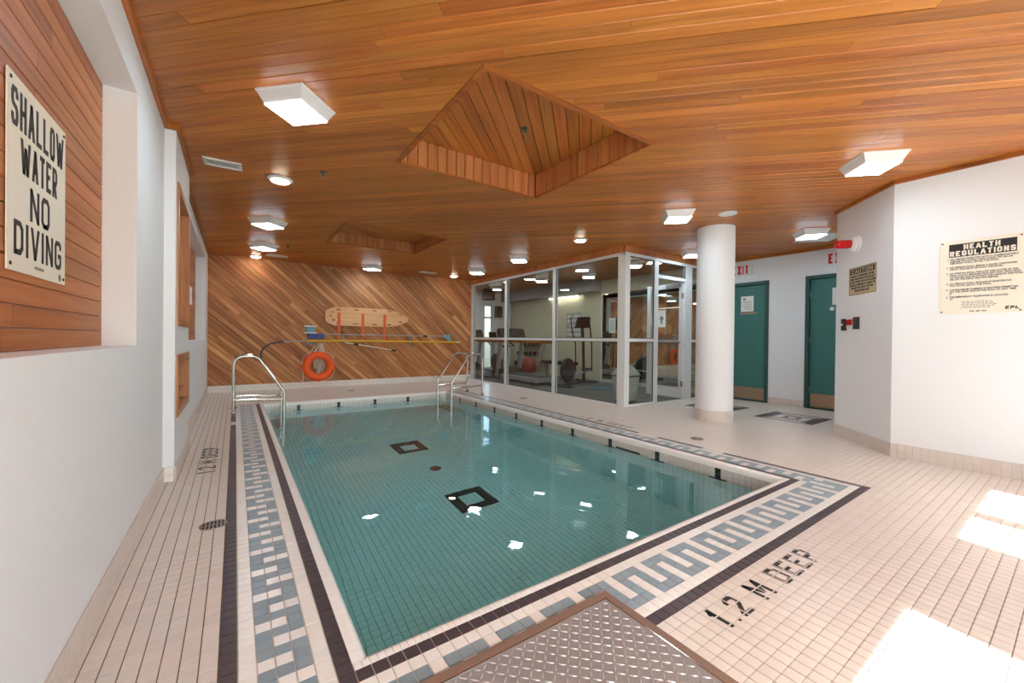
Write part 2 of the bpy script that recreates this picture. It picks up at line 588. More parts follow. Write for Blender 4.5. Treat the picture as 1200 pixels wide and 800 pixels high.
BOX = [(.22, 0), (.78, 0), (1, .15), (1, .85), (.78, 1), (.22, 1), (0, .85), (0, .15)]
GLYPH = {
    'S': [[(1, .74), (1, .87), (.80, 1), (.20, 1), (0, .87), (0, .66), (.16, .55), (.84, .46), (1, .34), (1, .13), (.80, 0), (.20, 0), (0, .13), (0, .27)]],
    'H': [[(0, -.2), (0, 1.2)], [(1, -.2), (1, 1.2)], [(0, .5), (1, .5)]],
    'A': [[(-.08, -.2), (.5, 1.05)], [(1.08, -.2), (.5, 1.05)], [(.2, .30), (.8, .30)]],
    'L': [[(0, 1.2), (0, 0), (1.2, 0)]],
    'O': [BOX + BOX[:2]],
    'W': [[(-.03, 1.2), (.26, -.1)], [(.26, -.1), (.5, .85)], [(.5, .85), (.74, -.1)], [(.74, -.1), (1.03, 1.2)]],
    'T': [[(-.2, 1), (1.2, 1)], [(.5, 1), (.5, -.2)]],
    'E': [[(1.2, 1), (0, 1), (0, 0), (1.2, 0)], [(0, .52), (.86, .52)]],
    'R': [[(0, -.2), (0, 1), (.75, 1), (1, .87), (1, .60), (.75, .46), (0, .46)], [(.42, .46), (1.06, -.2)]],
    'N': [[(0, -.2), (0, 1.2)], [(-.02, 1.1), (1.02, -.1)], [(1, -.2), (1, 1.2)]],
    'D': [[(0, 0), (.70, 0), (1, .18), (1, .82), (.70, 1), (0, 1), (0, 0), (.2, 0)]],
    'I': [[(.5, -.2), (.5, 1.2)]],
    'V': [[(-.06, 1.2), (.5, -.08)], [(1.06, 1.2), (.5, -.08)]],
    'G': [[(1, .74), (1, .87), (.80, 1), (.20, 1), (0, .87), (0, .13), (.20, 0), (.80, 0), (1, .13), (1, .46), (.5, .46)]],
    'U': [[(0, 1.2), (0, .14), (.22, 0), (.78, 0), (1, .14), (1, 1.2)]],
    'C': [[(1, .72), (1, .86), (.78, 1), (.22, 1), (0, .86), (0, .14), (.22, 0), (.78, 0), (1, .14), (1, .28)]],
    'P': [[(0, -.2), (0, 1), (.75, 1), (1, .87), (1, .58), (.75, .44), (0, .44)]],
    'M': [[(0, -.2), (0, 1.2)], [(0, 1.1), (.5, .25)], [(.5, .25), (1, 1.1)], [(1, -.2), (1, 1.2)]],
    'X': [[(-.05, -.15), (1.05, 1.15)], [(-.05, 1.15), (1.05, -.15)]],
    '1': [[(.55, -.2), (.55, 1.2)], [(.55, .98), (.0, .74)]],
    '2': [[(0, .72), (0, .86), (.22, 1), (.78, 1), (1, .86), (1, .64), (0, .06), (0, 0), (1.2, 0)]],
    '.': [[(.5, -.2), (.5, .0)]],
}
GWIDTH = {'I': .34, '.': .30, '1': .62, 'M': 1.2, 'W': 1.62, ' ': .62, 'A': 1.08, 'V': 1.05}


def block_polys(word, width, height, t, gap=.30):
    """Bold capitals as convex polygons in a width x height box, strokes t thick."""
    ws = [GWIDTH.get(c, 1.0) for c in word]
    unit = width / (sum(ws) + gap * (len(word) - 1))
    x, out = 0.0, []
    for c, w in zip(word, ws):
        gw = w * unit
        for line in GLYPH.get(c, []):
            pts = [Vector((t / 2 + p[0] * (gw - t), t / 2 + p[1] * (height - t))) for p in line]
            n = len(pts)
            off = []
            for k in range(n):
                d1 = (pts[k] - pts[k - 1]).normalized() if k > 0 else None
                d2 = (pts[k + 1] - pts[k]).normalized() if k < n - 1 else None
                d1, d2 = d1 or d2, d2 or d1
                n1, n2 = Vector((-d1.y, d1.x)), Vector((-d2.y, d2.x))
                m_ = (n1 + n2).normalized()
                off.append(m_ * (t / 2 / max(m_.dot(n1), .5)))
            for k in range(n - 1):
                q = [pts[k] + off[k], pts[k] - off[k], pts[k + 1] - off[k + 1], pts[k + 1] + off[k + 1]]
                h_ = t if c == '.' else height
                q = clip_poly([(a.x, a.y) for a in q], 0, gw, 0, h_)
                if len(q) >= 3:
                    out.append([(a + x, b_) for a, b_ in q])
        x += gw + gap * unit
    return out


def block_text(name, word, width, height, t, fn, mat, parent, gap=.30, thick=.0006):
    """fn(a, c, d) -> point; d measured out of the surface."""
    mb = MB()
    for q in block_polys(word, width, height, t, gap):
        mb.prism(q, fn, 0.0, thick)
    return obj(name, mb, mat, parent, fix=True)


def fillet(pts, rad, seg=7):
    """Rounds the inner corners of a polyline."""
    pts = [Vector(p) for p in pts]
    out = [pts[0]]
    for i in range(1, len(pts) - 1):
        r = rad[i - 1] if isinstance(rad, (list, tuple)) else rad
        a, b, c = pts[i - 1], pts[i], pts[i + 1]
        d1, d2 = (a - b).normalized(), (c - b).normalized()
        ang = d1.angle(d2)
        t = min(r / math.tan(ang / 2), (a - b).length * 0.49, (c - b).length * 0.49)
        p, q = b + d1 * t, b + d2 * t
        for k in range(seg + 1):
            s = k / seg
            out.append(p * (1 - s) ** 2 + b * 2 * s * (1 - s) + q * s * s)
    out.append(pts[-1])
    return out


def clip_poly(poly, x0, x1, y0, y1):
    """Sutherland-Hodgman against a rectangle."""
    for ax, lim, sg in ((0, x0, 1), (0, x1, -1), (1, y0, 1), (1, y1, -1)):
        if not poly:
            return []
        out = []
        for i, p in enumerate(poly):
            q = poly[(i + 1) % len(poly)]
            dp, dq = (p[ax] - lim) * sg, (q[ax] - lim) * sg
            if dp >= 0:
                out.append(p)
            if (dp > 0 > dq) or (dp < 0 < dq):
                t = dp / (dp - dq)
                out.append((p[0] + (q[0] - p[0]) * t, p[1] + (q[1] - p[1]) * t))
        poly = out
    return poly


def project(x, y, z):
    d = Vector((x, y, z)) - CAM_LOC
    zc = d.dot(CAM_F)
    if zc < 0.05:
        return None
    return 600 + FPX * d.dot(CAM_R) / zc, 400 - FPX * d.dot(CAM_U) / zc


def quad_area(pts):
    q = [project(*p) for p in pts]
    if any(a is None for a in q):
        return 0.0
    q = clip_poly(q, 0, 1200, 0, 800)
    if len(q) < 3:
        return 0.0
    return abs(sum(q[i][0] * q[(i + 1) % len(q)][1] - q[(i + 1) % len(q)][0] * q[i][1] for i in range(len(q)))) / 2


# ------------------------------------------------------------------ plan (metres; x across, y down the pool, z up)
ZC = 2.596                                    # ceiling
XL, XP = -0.43, -0.365                        # left wall, left pier
YB, YF = 9.347, -1.6                          # back wall, window wall behind the camera
XG, YG = 5.121, 4.256                         # glazed corner of the gym
XD = 7.682                                    # wall with the teal doors
XR = 5.108                                    # wall with the health board
XC1, YC1, YC0 = 5.774, 1.712, 1.081           # angled wall
GYMX, GYMY = 7.75, 11.3                       # far walls of the gym
T = 0.0515                                    # tile pitch
X0, Y0 = 0.321, 1.332                         # outer corner of the pool coping
NX, NY = 63, 119                              # coping rectangle in tiles
PX0, PX1, PY0, PY1 = X0 + T, X0 + (NX - 1) * T, Y0 + T, Y0 + (NY - 1) * T   # water edge
ZW, ZP = -0.13, -1.2

# ------------------------------------------------------------------ floor slab, pool shell
b = MB()
b.box(-1.2, X0 + .02, YF - .2, YB + .2, -0.25, -0.004)
b.box(X0 + NX * T - .02, 8.0, YF - .2, YB + .2, -0.25, -0.004)
b.box(X0 + .02, X0 + NX * T - .02, YF - .2, Y0 + .02, -0.25, -0.004)
b.box(X0 + .02, X0 + NX * T - .02, Y0 + NY * T - .02, YB + .2, -0.25, -0.004)
floor = struct('floor', b, M['grout'], 'cream tiled pool deck with a dark and grey-blue border round the pool')


def tile_colour(i, j):
    """0 cream, 1 dark, 2 grey-blue, 3 white; None inside the pool."""
    if 0 <= i < NX and 0 <= j < NY:
        return None
    if -7 <= i <= 68 and -8 <= j < NY + 2:
        if j == -1 and -1 <= i <= 63:
            return 1
        if i == -1 and -8 <= j < NY:
            return 1
        if i == 63 and -1 <= j < NY:
            return 1
        if j == -8 and i <= 68:
            return 1
        if i == 68:
            return 3 if (27 <= j <= 31 or 13 <= j <= 16) else 1
        if i == -7:
            return 3 if 88 <= j <= 91 else 1
        if -6 <= j <= -3 and -2 < i < 66:
            k = i % 4
            if (k == 0 and j in (-3, -4, -5)) or (k == 2 and j in (-4, -5, -6)):
                return 3
            return 2
        if -5 <= i <= -3 and j < NY:
            k = j % 4
            if (k == 3 and i in (-5, -4)) or (k == 1 and i in (-4, -3)):
                return 3
            return 2
        if 64 <= i <= 66 and j > -7 and j < NY:
            k = j % 4
            if (k == 3 and i in (64, 65)) or (k == 1 and i in (65, 66)):
                return 3
            return 2
        return 3 if (i < 0 or i > 62 or j < 0) else 0
    for (ex, ey) in ((6.12, 2.06), (6.12, 3.14)):
        a, c = int(round((ex - X0) / T)), int(round((ey - Y0) / T))
        di, dj = i - a, j - c
        if 0 <= di < 14 and 0 <= dj < 14:
            r = min(di, 13 - di, dj, 13 - dj)
            rx = min(dj, 13 - dj)
            if r == 0 or (rx == 2 and r == 2) or (rx == 1 and r == 1) or r == 5 or (r == 3 and min(di, 13 - di) == 3):
                return 1
            return 0
    return 0


def in_solid(x, y):
    if x > XG + 0.03 and y > YG + 0.06:
        return True
    if x > XR + 0.08 and y < YC0 - 0.05:
        return True
    if x > XC1 + 0.1 and y < YC1 - 0.1:
        return True
    return False


GAP_X, GAP_Y, CH = 0.0018, 0.0015, 0.0011


def tile_verts(x0, x1, y0, y1):
    a0, a1, c0, c1 = x0 + GAP_X, x1 - GAP_X, y0 + GAP_Y, y1 - GAP_Y
    return [(a0 + CH, c0 + CH, 0), (a1 - CH, c0 + CH, 0), (a1 - CH, c1 - CH, 0), (a0 + CH, c1 - CH, 0),
            (a0, c0, -CH), (a1, c0, -CH), (a1, c1, -CH), (a0, c1, -CH),
            (a0, c0, -.005), (a1, c0, -.005), (a1, c1, -.005), (a0, c1, -.005)]


TF = [(0, 1, 2, 3), (0, 4, 5, 1), (1, 5, 6, 2), (2, 6, 7, 3), (3, 7, 4, 0), (4, 8, 9, 5), (5, 9, 10, 6), (6, 10, 11, 7), (7, 11, 8, 4)]
tiles = []
for i in range(-16, 144):
    x0 = X0 + i * T
    for j in range(int((YF - Y0) / T) - 1, 157):
        y0 = Y0 + j * T
        if y0 > YB or in_solid(x0 + T / 2, y0 + T / 2):
            continue
        c = tile_colour(i, j)
        if c is None:
            continue
        tiles.append((i, j, c))
scored = []
for (i, j, c) in tiles:
    x0, y0 = X0 + i * T, Y0 + j * T
    if x0 > 4.2 or y0 > 3.2 or y0 < 0.2:
        continue
    if 0.45 < x0 + T / 2 < 1.30 and y0 < 1.14:
        continue
    ar = quad_area([(x0, y0, 0), (x0 + T, y0, 0), (x0 + T, y0 + T, 0), (x0, y0 + T, 0)])
    if ar > 0:
        scored.append((ar, i, j, c))
scored.sort(reverse=True)
near = {(i, j) for _, i, j, _ in scored[:296]}
tmats = [M['tile'], M['tile_dark'], M['tile_blue'], M['tile_white']]
proto_tile = {}
for (i, j, c) in tiles:
    if (i, j) not in near:
        continue
    if c not in proto_tile:
        tb = MB()
        tb.add(tile_verts(0, T, 0, T), TF)
        o = obj('tile', tb, tmats[c], floor)
        proto_tile[c] = o
    else:
        o = proto_tile[c].copy()
        COL.objects.link(o)
    o.location = (X0 + i * T, Y0 + j * T, 0)
fb = MB()
for (i, j, c) in tiles:
    if (i, j) not in near:
        fb.add(tile_verts(X0 + i * T, X0 + (i + 1) * T, Y0 + j * T, Y0 + (j + 1) * T), TF, c)
obj('tile_field', fb, tmats, floor, kind='stuff')
# stained joints that run the length of the deck, raised a hair above the pale bedding
jb = MB()
for i in range(-16, 144):
    x = X0 + i * T
    for (y0, y1) in ((YF, YB),):
        segs = [(y0, y1)]
        if -7 < i < 69:
            segs = [(y0, Y0 - 8 * T - .002), (Y0 + (NY + 1) * T, y1)]
        for (s0, s1) in segs:
            jb.add([(x - .0024, s0, -.0028), (x + .0024, s0, -.0028), (x + .0024, s1, -.0028), (x - .0024, s1, -.0028)], [(0, 1, 2, 3)])
obj('joint_lines', jb, M['grout_dark'], floor, kind='stuff')

# painted depth marks, broken by the joints between the tiles
def floor_letters(body, ox, oy, ex, ey, w, h, t, name='depth_marking'):
    mb = MB()
    for poly in block_polys(body, w, h, t, .34):
        P = [(ox + ex[0] * a + ey[0] * c, oy + ex[1] * a + ey[1] * c) for a, c in poly]
        i0, i1 = int(math.floor((min(p[0] for p in P) - X0) / T)), int(math.floor((max(p[0] for p in P) - X0) / T))
        j0, j1 = int(math.floor((min(p[1] for p in P) - Y0) / T)), int(math.floor((max(p[1] for p in P) - Y0) / T))
        for i in range(i0, i1 + 1):
            for j in range(j0, j1 + 1):
                q = clip_poly(P, X0 + i * T + .0032, X0 + (i + 1) * T - .0032, Y0 + j * T + .0028, Y0 + (j + 1) * T - .0028)
                if len(q) >= 3:
                    ar = sum(q[k][0] * q[(k + 1) % len(q)][1] - q[(k + 1) % len(q)][0] * q[k][1] for k in range(len(q)))
                    if abs(ar) > 1e-7:
                        mb.add([(p[0], p[1], .0006) for p in (q if ar > 0 else q[::-1])], [tuple(range(len(q)))])
    return obj(name, mb, M['black'], floor, kind='stuff')


floor_letters('1.2 M DEEP', 1.515, 0.752, (1, 0), (0, 1), .885, .110, .0195)
floor_letters('1.2 M DEEP', -0.125, 3.90, (0, 1), (-1, 0), .86, .115, .021)
floor_letters('1.2 M DEEP', 3.93, 4.04, (0, -1), (1, 0), .86, .105, .021)

# pool shell
b = MB()
b.box(X0 - .1, X0 + NX * T + .1, Y0 - .1, Y0 + NY * T + .1, ZP - .25, ZP - .006)
b.box(X0 - .1, PX0 - .006, Y0 - .1, Y0 + NY * T + .1, ZP - .1, -.008)
b.box(PX1 + .006, X0 + NX * T + .1, Y0 - .1, Y0 + NY * T + .1, ZP - .1, -.008)
b.box(PX0 - .01, PX1 + .01, Y0 - .1, PY0 - .006, ZP - .1, -.008)
b.box(PX0 - .01, PX1 + .01, PY1 + .006, Y0 + NY * T + .1, ZP - .1, -.008)
basin = struct('pool_basin', b, M['pool_grout'], 'tiled rectangular swimming pool basin sunk into the deck')
# floor tiles of the pool, with two dark squares and the dark disc of the main drain
fb = MB()
nfx, nfy = NX - 2, NY - 2
SQ = ((1.96, 5.32), (1.95, 3.54))
for i in range(nfx):
    for j in range(nfy):
        x0, y0 = PX0 + i * T, PY0 + j * T
        cx, cy = x0 + T / 2, y0 + T / 2
        c = 0
        for (sx, sy) in SQ:
            di, dj = abs(cx - sx), abs(cy - sy)
            if max(di, dj) < 0.21 and max(di, dj) > 0.105:
                c = 1
        g = .0024
        z = ZP
        a0, a1, c0, c1 = x0 + g, x0 + T - g, y0 + .0012, y0 + T - .0012
        fb.add([(a0, c0, z), (a1, c0, z), (a1, c1, z), (a0, c1, z), (a0, c0, z - .006), (a1, c0, z - .006), (a1, c1, z - .006), (a0, c1, z - .006)],
               [(0, 1, 2, 3), (0, 4, 5, 1), (1, 5, 6, 2), (2, 6, 7, 3), (3, 7, 4, 0)], c)
obj('floor_tile', fb, [M['pool_tile'], M['pool_dark']], basin, kind='stuff')
# wall tiles: (start, direction, count, inward normal)
fb = MB()


def wall_tiles(p0, dx, dy, n, nx, ny, phase, first):
    rows = int(1.2 / T) + 1
    for i in range(n):
        for k in range(rows):
            z1 = -.052 - k * T
            z0 = max(z1 - T, ZP)
            q = (i - phase) % 12
            dark = (k < 2 and q == 0) or (k == 2 and q in (11, 0, 1))
            c = 1 if dark else (first if k < 3 else 0)
            g = .0016
            A = (p0[0] + dx * (i * T + g), p0[1] + dy * (i * T + g))
            B = (p0[0] + dx * ((i + 1) * T - g), p0[1] + dy * ((i + 1) * T - g))
            d = .006
            P = [(A[0], A[1], z0 + g), (B[0], B[1], z0 + g), (B[0], B[1], z1 - g), (A[0], A[1], z1 - g)]
            Q = [(x - nx * d, y - ny * d, z) for x, y, z in P]
            fb.add(P + Q, [(0, 1, 2, 3), (0, 4, 5, 1), (1, 5, 6, 2), (2, 6, 7, 3), (3, 7, 4, 0)], c)


wall_tiles((PX1, PY0), 0, 1, nfy, -1, 0, 9, 2)
wall_tiles((PX0, PY1), 1, 0, nfx, 0, -1, 9, 3)
wall_tiles((PX0, PY0), 0, 1, nfy, 1, 0, 9, 2)
wall_tiles((PX0, PY0), 1, 0, nfx, 0, 1, 9, 3)
obj('wall_tile', fb, [M['pool_tile'], M['pool_dark'], M['tile'], M['tile_white']], basin, kind='stuff', fix=False)
# bullnose coping: rounded white pieces round the edge
def coping_piece(along0, along1, fn):
    sec = [(-.001, -.008), (-.001, .0), (T * .45, .002), (T * .8, -.004), (T, -.016), (T + .002, -.052), (T - .012, -.052), (T - .012, -.02)]
    v = [fn(along0, a, z) for a, z in sec] + [fn(along1, a, z) for a, z in sec]
    n = len(sec)
    return v, [tuple(range(n)), tuple(range(2 * n - 1, n - 1, -1))] + [(i, n + i, n + (i + 1) % n, (i + 1) % n) for i in range(n)]


HT = T / 2
for i in range(2 * NX):
    cb = MB()
    v, f = coping_piece(X0 + i * HT + .0008, X0 + (i + 1) * HT - .0008, lambda s, a, z: (s, Y0 + a, z))
    cb.add(v, f)
    obj('coping_tile', cb, M['coping'], basin, fix=True, smooth=60)
cb = MB()
for i in range(NY):
    for (fn) in ((lambda s, a, z: (X0 + a, s, z)), (lambda s, a, z: (X0 + NX * T - a, s, z))):
        v, f = coping_piece(Y0 + T * .6 + i * T + .0004, Y0 + T * .6 + (i + 1) * T - .0004, fn)
        cb.add(v, f)
for i in range(NX):
    v, f = coping_piece(X0 + i * T + .0006, X0 + (i + 1) * T - .0006, lambda s, a, z: (s, Y0 + NY * T - a, z))
    cb.add(v, f)
obj('coping_run', cb, M['coping'], basin, kind='stuff', fix=True, smooth=60)
# main drain
b = MB()
b.lathe([(.068, 0), (.066, .010), (.03, .016), (.001, .017)], (1.97, 4.43, ZP), 20)
dr = thing('pool_drain', 'small dark round drain cover on the pool floor between two dark squares', 'drain', (1.97, 4.43, ZP))
obj('drain_cover', b, M['pool_dark'], dr, smooth=40)
# skimmer mouth on the long far wall
b = MB()
b.box(PX1 - .004, PX1 + .01, 2.70, 3.02, -.15, -.118)
sk = obj('skimmer_opening', b, M['pool_dark'], basin)

# the water itself
b = MB()
b.box(PX0 - .004, PX1 + .004, PY0 - .004, PY1 + .004, ZP - .005, ZW)
wat = obj('water', b, M['water'])
tag(wat, 'clear blue-green water filling the pool, faintly rippled', 'water', kind='stuff')

# ------------------------------------------------------------------ walls
NZ0, NZ1, NY0, NY1, NXB = 1.01, 2.332, 0.25, 2.862, -0.575     # near recess in the left wall
FZ0, FZ1, FY0, FY1 = 1.0, 2.40, 5.05, 8.60                      # far recess
b = MB()
XO = -0.95
b.box(XO, XL, YF - .15, NY0, 0, ZC + .1)
b.box(XO, XL, NY1, 3.83, 0, ZC + .1)
b.box(XO, XL, NY0, NY1, 0, NZ0)
b.box(XO, XL, NY0, NY1, NZ1, ZC + .1)
b.box(XO, NXB, NY0, NY1, NZ0, NZ1)
# pier, with two framed recesses
RY0, RY1 = 3.90, 4.80
b.box(XO, XP, 3.82, RY0, 0, ZC + .1)
b.box(XO, XP, RY1, 4.85, 0, ZC + .1)
b.box(XO, XP, RY0, RY1, 0, .45)
b.box(XO, XP, RY0, RY1, .92, 1.14)
b.box(XO, XP, RY0, RY1, 2.215, ZC + .1)
b.box(XO, XP - .12, RY0, RY1, .45, 2.215)
b.box(XO, XL, 4.85, FY0, 0, ZC + .1)
b.box(XO, XL, FY1, YB + .15, 0, ZC + .1)
b.box(XO, XL, FY0, FY1, 0, FZ0)
b.box(XO, XL, FY0, FY1, FZ1, ZC + .1)
b.box(XO, NXB, FY0, FY1, FZ0, FZ1)
wall_l = struct('wall_left', b, M['wall'], 'white painted wall with recessed cedar panels along the narrow side deck')
# cedar boards in the two recesses
for (y0, y1, z0, z1, seed) in ((NY0, NY1, NZ0, NZ1, 3), (FY0, FY1, FZ0, FZ1, 4)):
    rr = random.Random(seed)
    n = int(round((z1 - z0) / 0.0717))
    h = (z1 - z0) / n
    for k in range(n):
        cuts = [y0]
        if rr.random() < .6:
            cuts.append(y0 + (y1 - y0) * rr.uniform(.35, .8))
        cuts.append(y1)
        for a, c in zip(cuts[:-1], cuts[1:]):
            mb = MB()
            mb.board(a, c, z0 + k * h, z0 + (k + 1) * h, 0, .013, .0012, .003, fn=lambda p, q, r: (-.561 - r, p, q))
            obj('plank', mb, M['niche'], wall_l)

b = MB()
b.box(-1.0, XG + .1, YB + .012, YB + .2, 0, ZC + .1)
wall_b = struct('wall_back', b, M['ceil_back'], 'far wall clad in diagonal cedar boards')
# diagonal boards
ANG = math.radians(42.3)
ca, sa = math.cos(ANG), math.sin(ANG)
PWID = 0.086
# local frame: a runs down the grain, c across it
def to_ac(x, z):
    return (x * ca - z * sa, x * sa + z * ca)


corners = [to_ac(x, z) for x in (XL, XG) for z in (.127, ZC)]
amin, amax = min(p[0] for p in corners), max(p[0] for p in corners)
cmin, cmax = min(p[1] for p in corners), max(p[1] for p in corners)
rr = random.Random(11)
rows = int((cmax - cmin) / PWID) + 1
MW = Matrix(((ca, 0, sa), (0, 1, 0), (-sa, 0, ca))).to_4x4()
MW.translation = (0, YB, 0)
nplank = 0
for r in range(rows):
    c0, c1 = cmin + r * PWID + .0024, cmin + (r + 1) * PWID - .0024
    a = amin - rr.uniform(0, 1.6)
    while a < amax:
        ln = rr.uniform(.9, 2.6)
        quad = [(a + .001, c0), (a + ln - .001, c0), (a + ln - .001, c1), (a + .001, c1)]
        wq = [(x * ca + z * sa, -x * sa + z * ca) for x, z in quad]
        pl = clip_poly(wq, XL + .001, XG - .001, .127, ZC + .002)
        a += ln
        if len(pl) < 3:
            continue
        ar = abs(sum(pl[i][0] * pl[(i + 1) % len(pl)][1] - pl[(i + 1) % len(pl)][0] * pl[i][1] for i in range(len(pl)))) / 2
        if ar < .0006:
            continue
        mb = MB()
        mb.prism([to_ac(x, z) for x, z in pl], lambda p, q, d: (p, d, q), 0.0 + rr.uniform(0, .0035), .013)
        o = obj('plank', mb, M['diag'], fix=True)
        o.parent = wall_b
        o.matrix_basis = MW
        nplank += 1

# right-hand white walls: board wall, angled wall, recess
b = MB()
b.box(XR, XR + .3, YF - .15, YC0, 0, ZC + .1)
wall_r = struct('wall_right', b, M['wall'], 'white wall carrying the health regulations board')
b = MB()
b.prism([(XR, YC0), (XC1, YC1), (XC1 + .3, YC1), (XC1 + .3, YC0 - .3), (XR + .06, YC0 - .3), (XR + .06, YC0)], lambda x, y, z: (x, y, z), 0, ZC + .1)
b.box(XC1 + .3, XD + .2, YC1 - .3, YC1, 0, ZC + .1)
wall_a = struct('wall_angled', b, M['wall'], 'narrow angled white wall with a red beacon', fix=True)
D1Y0, D1Y1, D2Y0, D2Y1, DZ = 3.231, 4.16, 1.75, 2.685, 2.148
b = MB()
b.box(XD, XD + .18, D1Y1, YG + .1, 0, ZC + .1)
b.box(XD, XD + .18, D2Y1, D1Y0, 0, ZC + .1)
b.box(XD, XD + .18, YC1 - .1, D2Y0, 0, ZC + .1)
b.box(XD, XD + .18, D1Y0, D1Y1, DZ, ZC + .1)
b.box(XD, XD + .18, D2Y0, D2Y1, DZ, ZC + .1)
b.box(XD + .10, XD + .18, D1Y0, D1Y1, 0, DZ)
b.box(XD + .10, XD + .18, D2Y0, D2Y1, 0, DZ)
wall_d = struct('wall_doors', b, M['wall'], 'white wall with two teal doors')

# wall of windows behind the camera
WINS = [(-0.25, 0.85), (0.95, 1.88), (2.85, 3.40), (3.475, 4.22)]
WZ0, WZ1 = 0.12, 2.435
b = MB()
xs = [-.95] + [q for w in WINS for q in w] + [XR + .3]
for k in range(0, len(xs), 2):
    b.box(xs[k], xs[k + 1], YF - .15, YF, 0, ZC + .1)
for (a, c) in WINS:
    b.box(a, c, YF - .15, YF, 0, WZ0)
    b.box(a, c, YF - .15, YF, WZ1, ZC + .1)
struct('wall_front', b, M['wall'], 'white window wall behind the viewpoint')
for k, (a, c) in enumerate(WINS):
    b = MB()
    f = .035
    b.box(a, a + f, YF - .1, YF - .05, WZ0, WZ1)
    b.box(c - f, c, YF - .1, YF - .05, WZ0, WZ1)
    b.box(a, c, YF - .1, YF - .05, WZ0, WZ0 + f)
    b.box(a, c, YF - .1, YF - .05, WZ1 - f, WZ1)
    w = struct('window_%d' % (k + 3), b, M['alu'], 'tall white-framed daylight window')
    g = MB()
    g.box(a + f, c - f, YF - .078, YF - .072, WZ0 + f, WZ1 - f)
    obj('pane', g, M['glass'], w)
b = MB()
b.box(-12, 16, -18, YF - .15, -.3, -.05)
struct('terrace', b, M['outside'], 'pale paved terrace outside the windows')

# baseboards of tile
def base_run(name, p0, p1, h, rows, mat, out, label):
    """Tiles (2 or 3 rows) along the foot of a wall from p0 to p1; out = unit normal into the room."""
    p0, p1, out = Vector(p0), Vector(p1), Vector(out)
    L_ = (p1 - p0).length
    d = (p1 - p0) / L_
    bb = MB()
    bb.prism([(0, 0), (L_, 0), (L_, h), (0, h)], lambda a, z, t: tuple(p0 + d * a + out * t + Vector((0, 0, z))), -.002, .006)
    o = struct(name, bb, M['grout'], label, fix=True)
    n = max(1, int(round(L_ / T)))
    w = L_ / n
    tb = MB()
    for i in range(n):
        for k in range(rows):
            z0, z1 = h * k / rows, h * (k + 1) / rows
            a0, a1 = i * w + .0012, (i + 1) * w - .0012
            tb.prism([(a0, z0 + .001), (a1, z0 + .001), (a1, z1 - .001), (a0, z1 - .001)], lambda a, z, t: tuple(p0 + d * a + out * t + Vector((0, 0, z))), .005, .011)
    obj('tile_row', tb, mat, o, kind='stuff', fix=True)
    return o


base_run('baseboard_left', (XL, YF, 0), (XL, 3.82, 0), .103, 2, M['tile'], (1, 0, 0), 'cream tile skirting under the near white wall')
base_run('baseboard_pier', (XL, 3.82, 0), (XP, 3.82, 0), .105, 2, M['tile_white'], (0, -1, 0), 'pale tile skirting on the face of the white pier')
base_run('baseboard_pier_side', (XP, 3.82, 0), (XP, 4.85, 0), .105, 2, M['tile'], (1, 0, 0), 'cream tile skirting on the side of the white pier')
base_run('baseboard_left_far', (XL, 4.85, 0), (XL, YB, 0), .105, 2, M['tile'], (1, 0, 0), 'cream tile skirting under the far recess')
base_run('baseboard_back', (XL, YB, 0), (XG, YB, 0), .127, 2, M['tile_white'], (0, -1, 0), 'white tile skirting under the diagonal boards')
base_run('baseboard_right', (XR, YF, 0), (XR, YC0, 0), .125, 2, M['tile'], (-1, 0, 0), 'cream tile skirting under the health regulations wall')
base_run('baseboard_angled', (XR, YC0, 0), (XC1, YC1, 0), .125, 2, M['tile'], (-.688, .726, 0), 'cream tile skirting under the angled wall')
base_run('baseboard_doors', (XD, D2Y1 + .01, 0), (XD, D1Y0 - .01, 0), .11, 2, M['tile'], (-1, 0, 0), 'cream tile skirting between the teal doors')

# ------------------------------------------------------------------ ceiling
SK = [(1.14, 2.655, 1.95, 3.44, .243), (1.19, 2.66, 5.617, 6.993, .183)]    # coffers x0 x1 y0 y1 depth
b = MB()
ZB = ZC + .013
xa, xb = -1.0, 8.0
HG = .018
ys = [YF - .2, SK[0][2] - HG, SK[0][3] + HG, SK[1][2] - HG, SK[1][3] + HG, GYMY + .2]
for k in range(5):
    s = SK[0] if k == 1 else SK[1] if k == 3 else None
    if s is None:
        b.box(xa, xb, ys[k], ys[k + 1], ZB, ZB + .1)
    else:
        b.box(xa, s[0] - HG, ys[k], ys[k + 1], ZB, ZB + .1)
        b.box(s[1] + HG, xb, ys[k], ys[k + 1], ZB, ZB + .1)
b.box(xa, xb, YF - .2, GYMY + .2, ZC + .32, ZC + .4)
b.box(xa, xb, YF - .3, YF - .2, ZB, ZC + .4)
b.box(xa, xb, GYMY + .2, GYMY + .3, ZB, ZC + .4)
b.box(xa - .1, xa, YF - .3, GYMY + .3, ZB, ZC + .4)
b.box(xb, xb + .1, YF - .3, GYMY + .3, ZB, ZC + .4)
ceiling = struct('ceiling', b, M['ceil_back'], 'low ceiling of narrow orange cedar boards with two square coffers')
CW = 0.082                                   # board width; the boards run diagonally
R2 = math.sqrt(.5)
rr = random.Random(5)
XA, XB2, YA, YB2 = XL - .1, GYMX, YF, GYMY
# local frame: a along the grain (x falls, y rises), c across it
ac = lambda x, y: ((-x + y) * R2, (-x - y) * R2)
xy = lambda a, c: ((-a - c) * R2, (a - c) * R2)
cc = [ac(x, y) for x in (XA, XB2) for y in (YA, YB2)]
a_lo, a_hi = min(p[0] for p in cc), max(p[0] for p in cc)
c_lo, c_hi = min(p[1] for p in cc), max(p[1] for p in cc)


def poly_area(q):
    return abs(sum(q[i][0] * q[(i + 1) % len(q)][1] - q[(i + 1) % len(q)][0] * q[i][1] for i in range(len(q)))) / 2


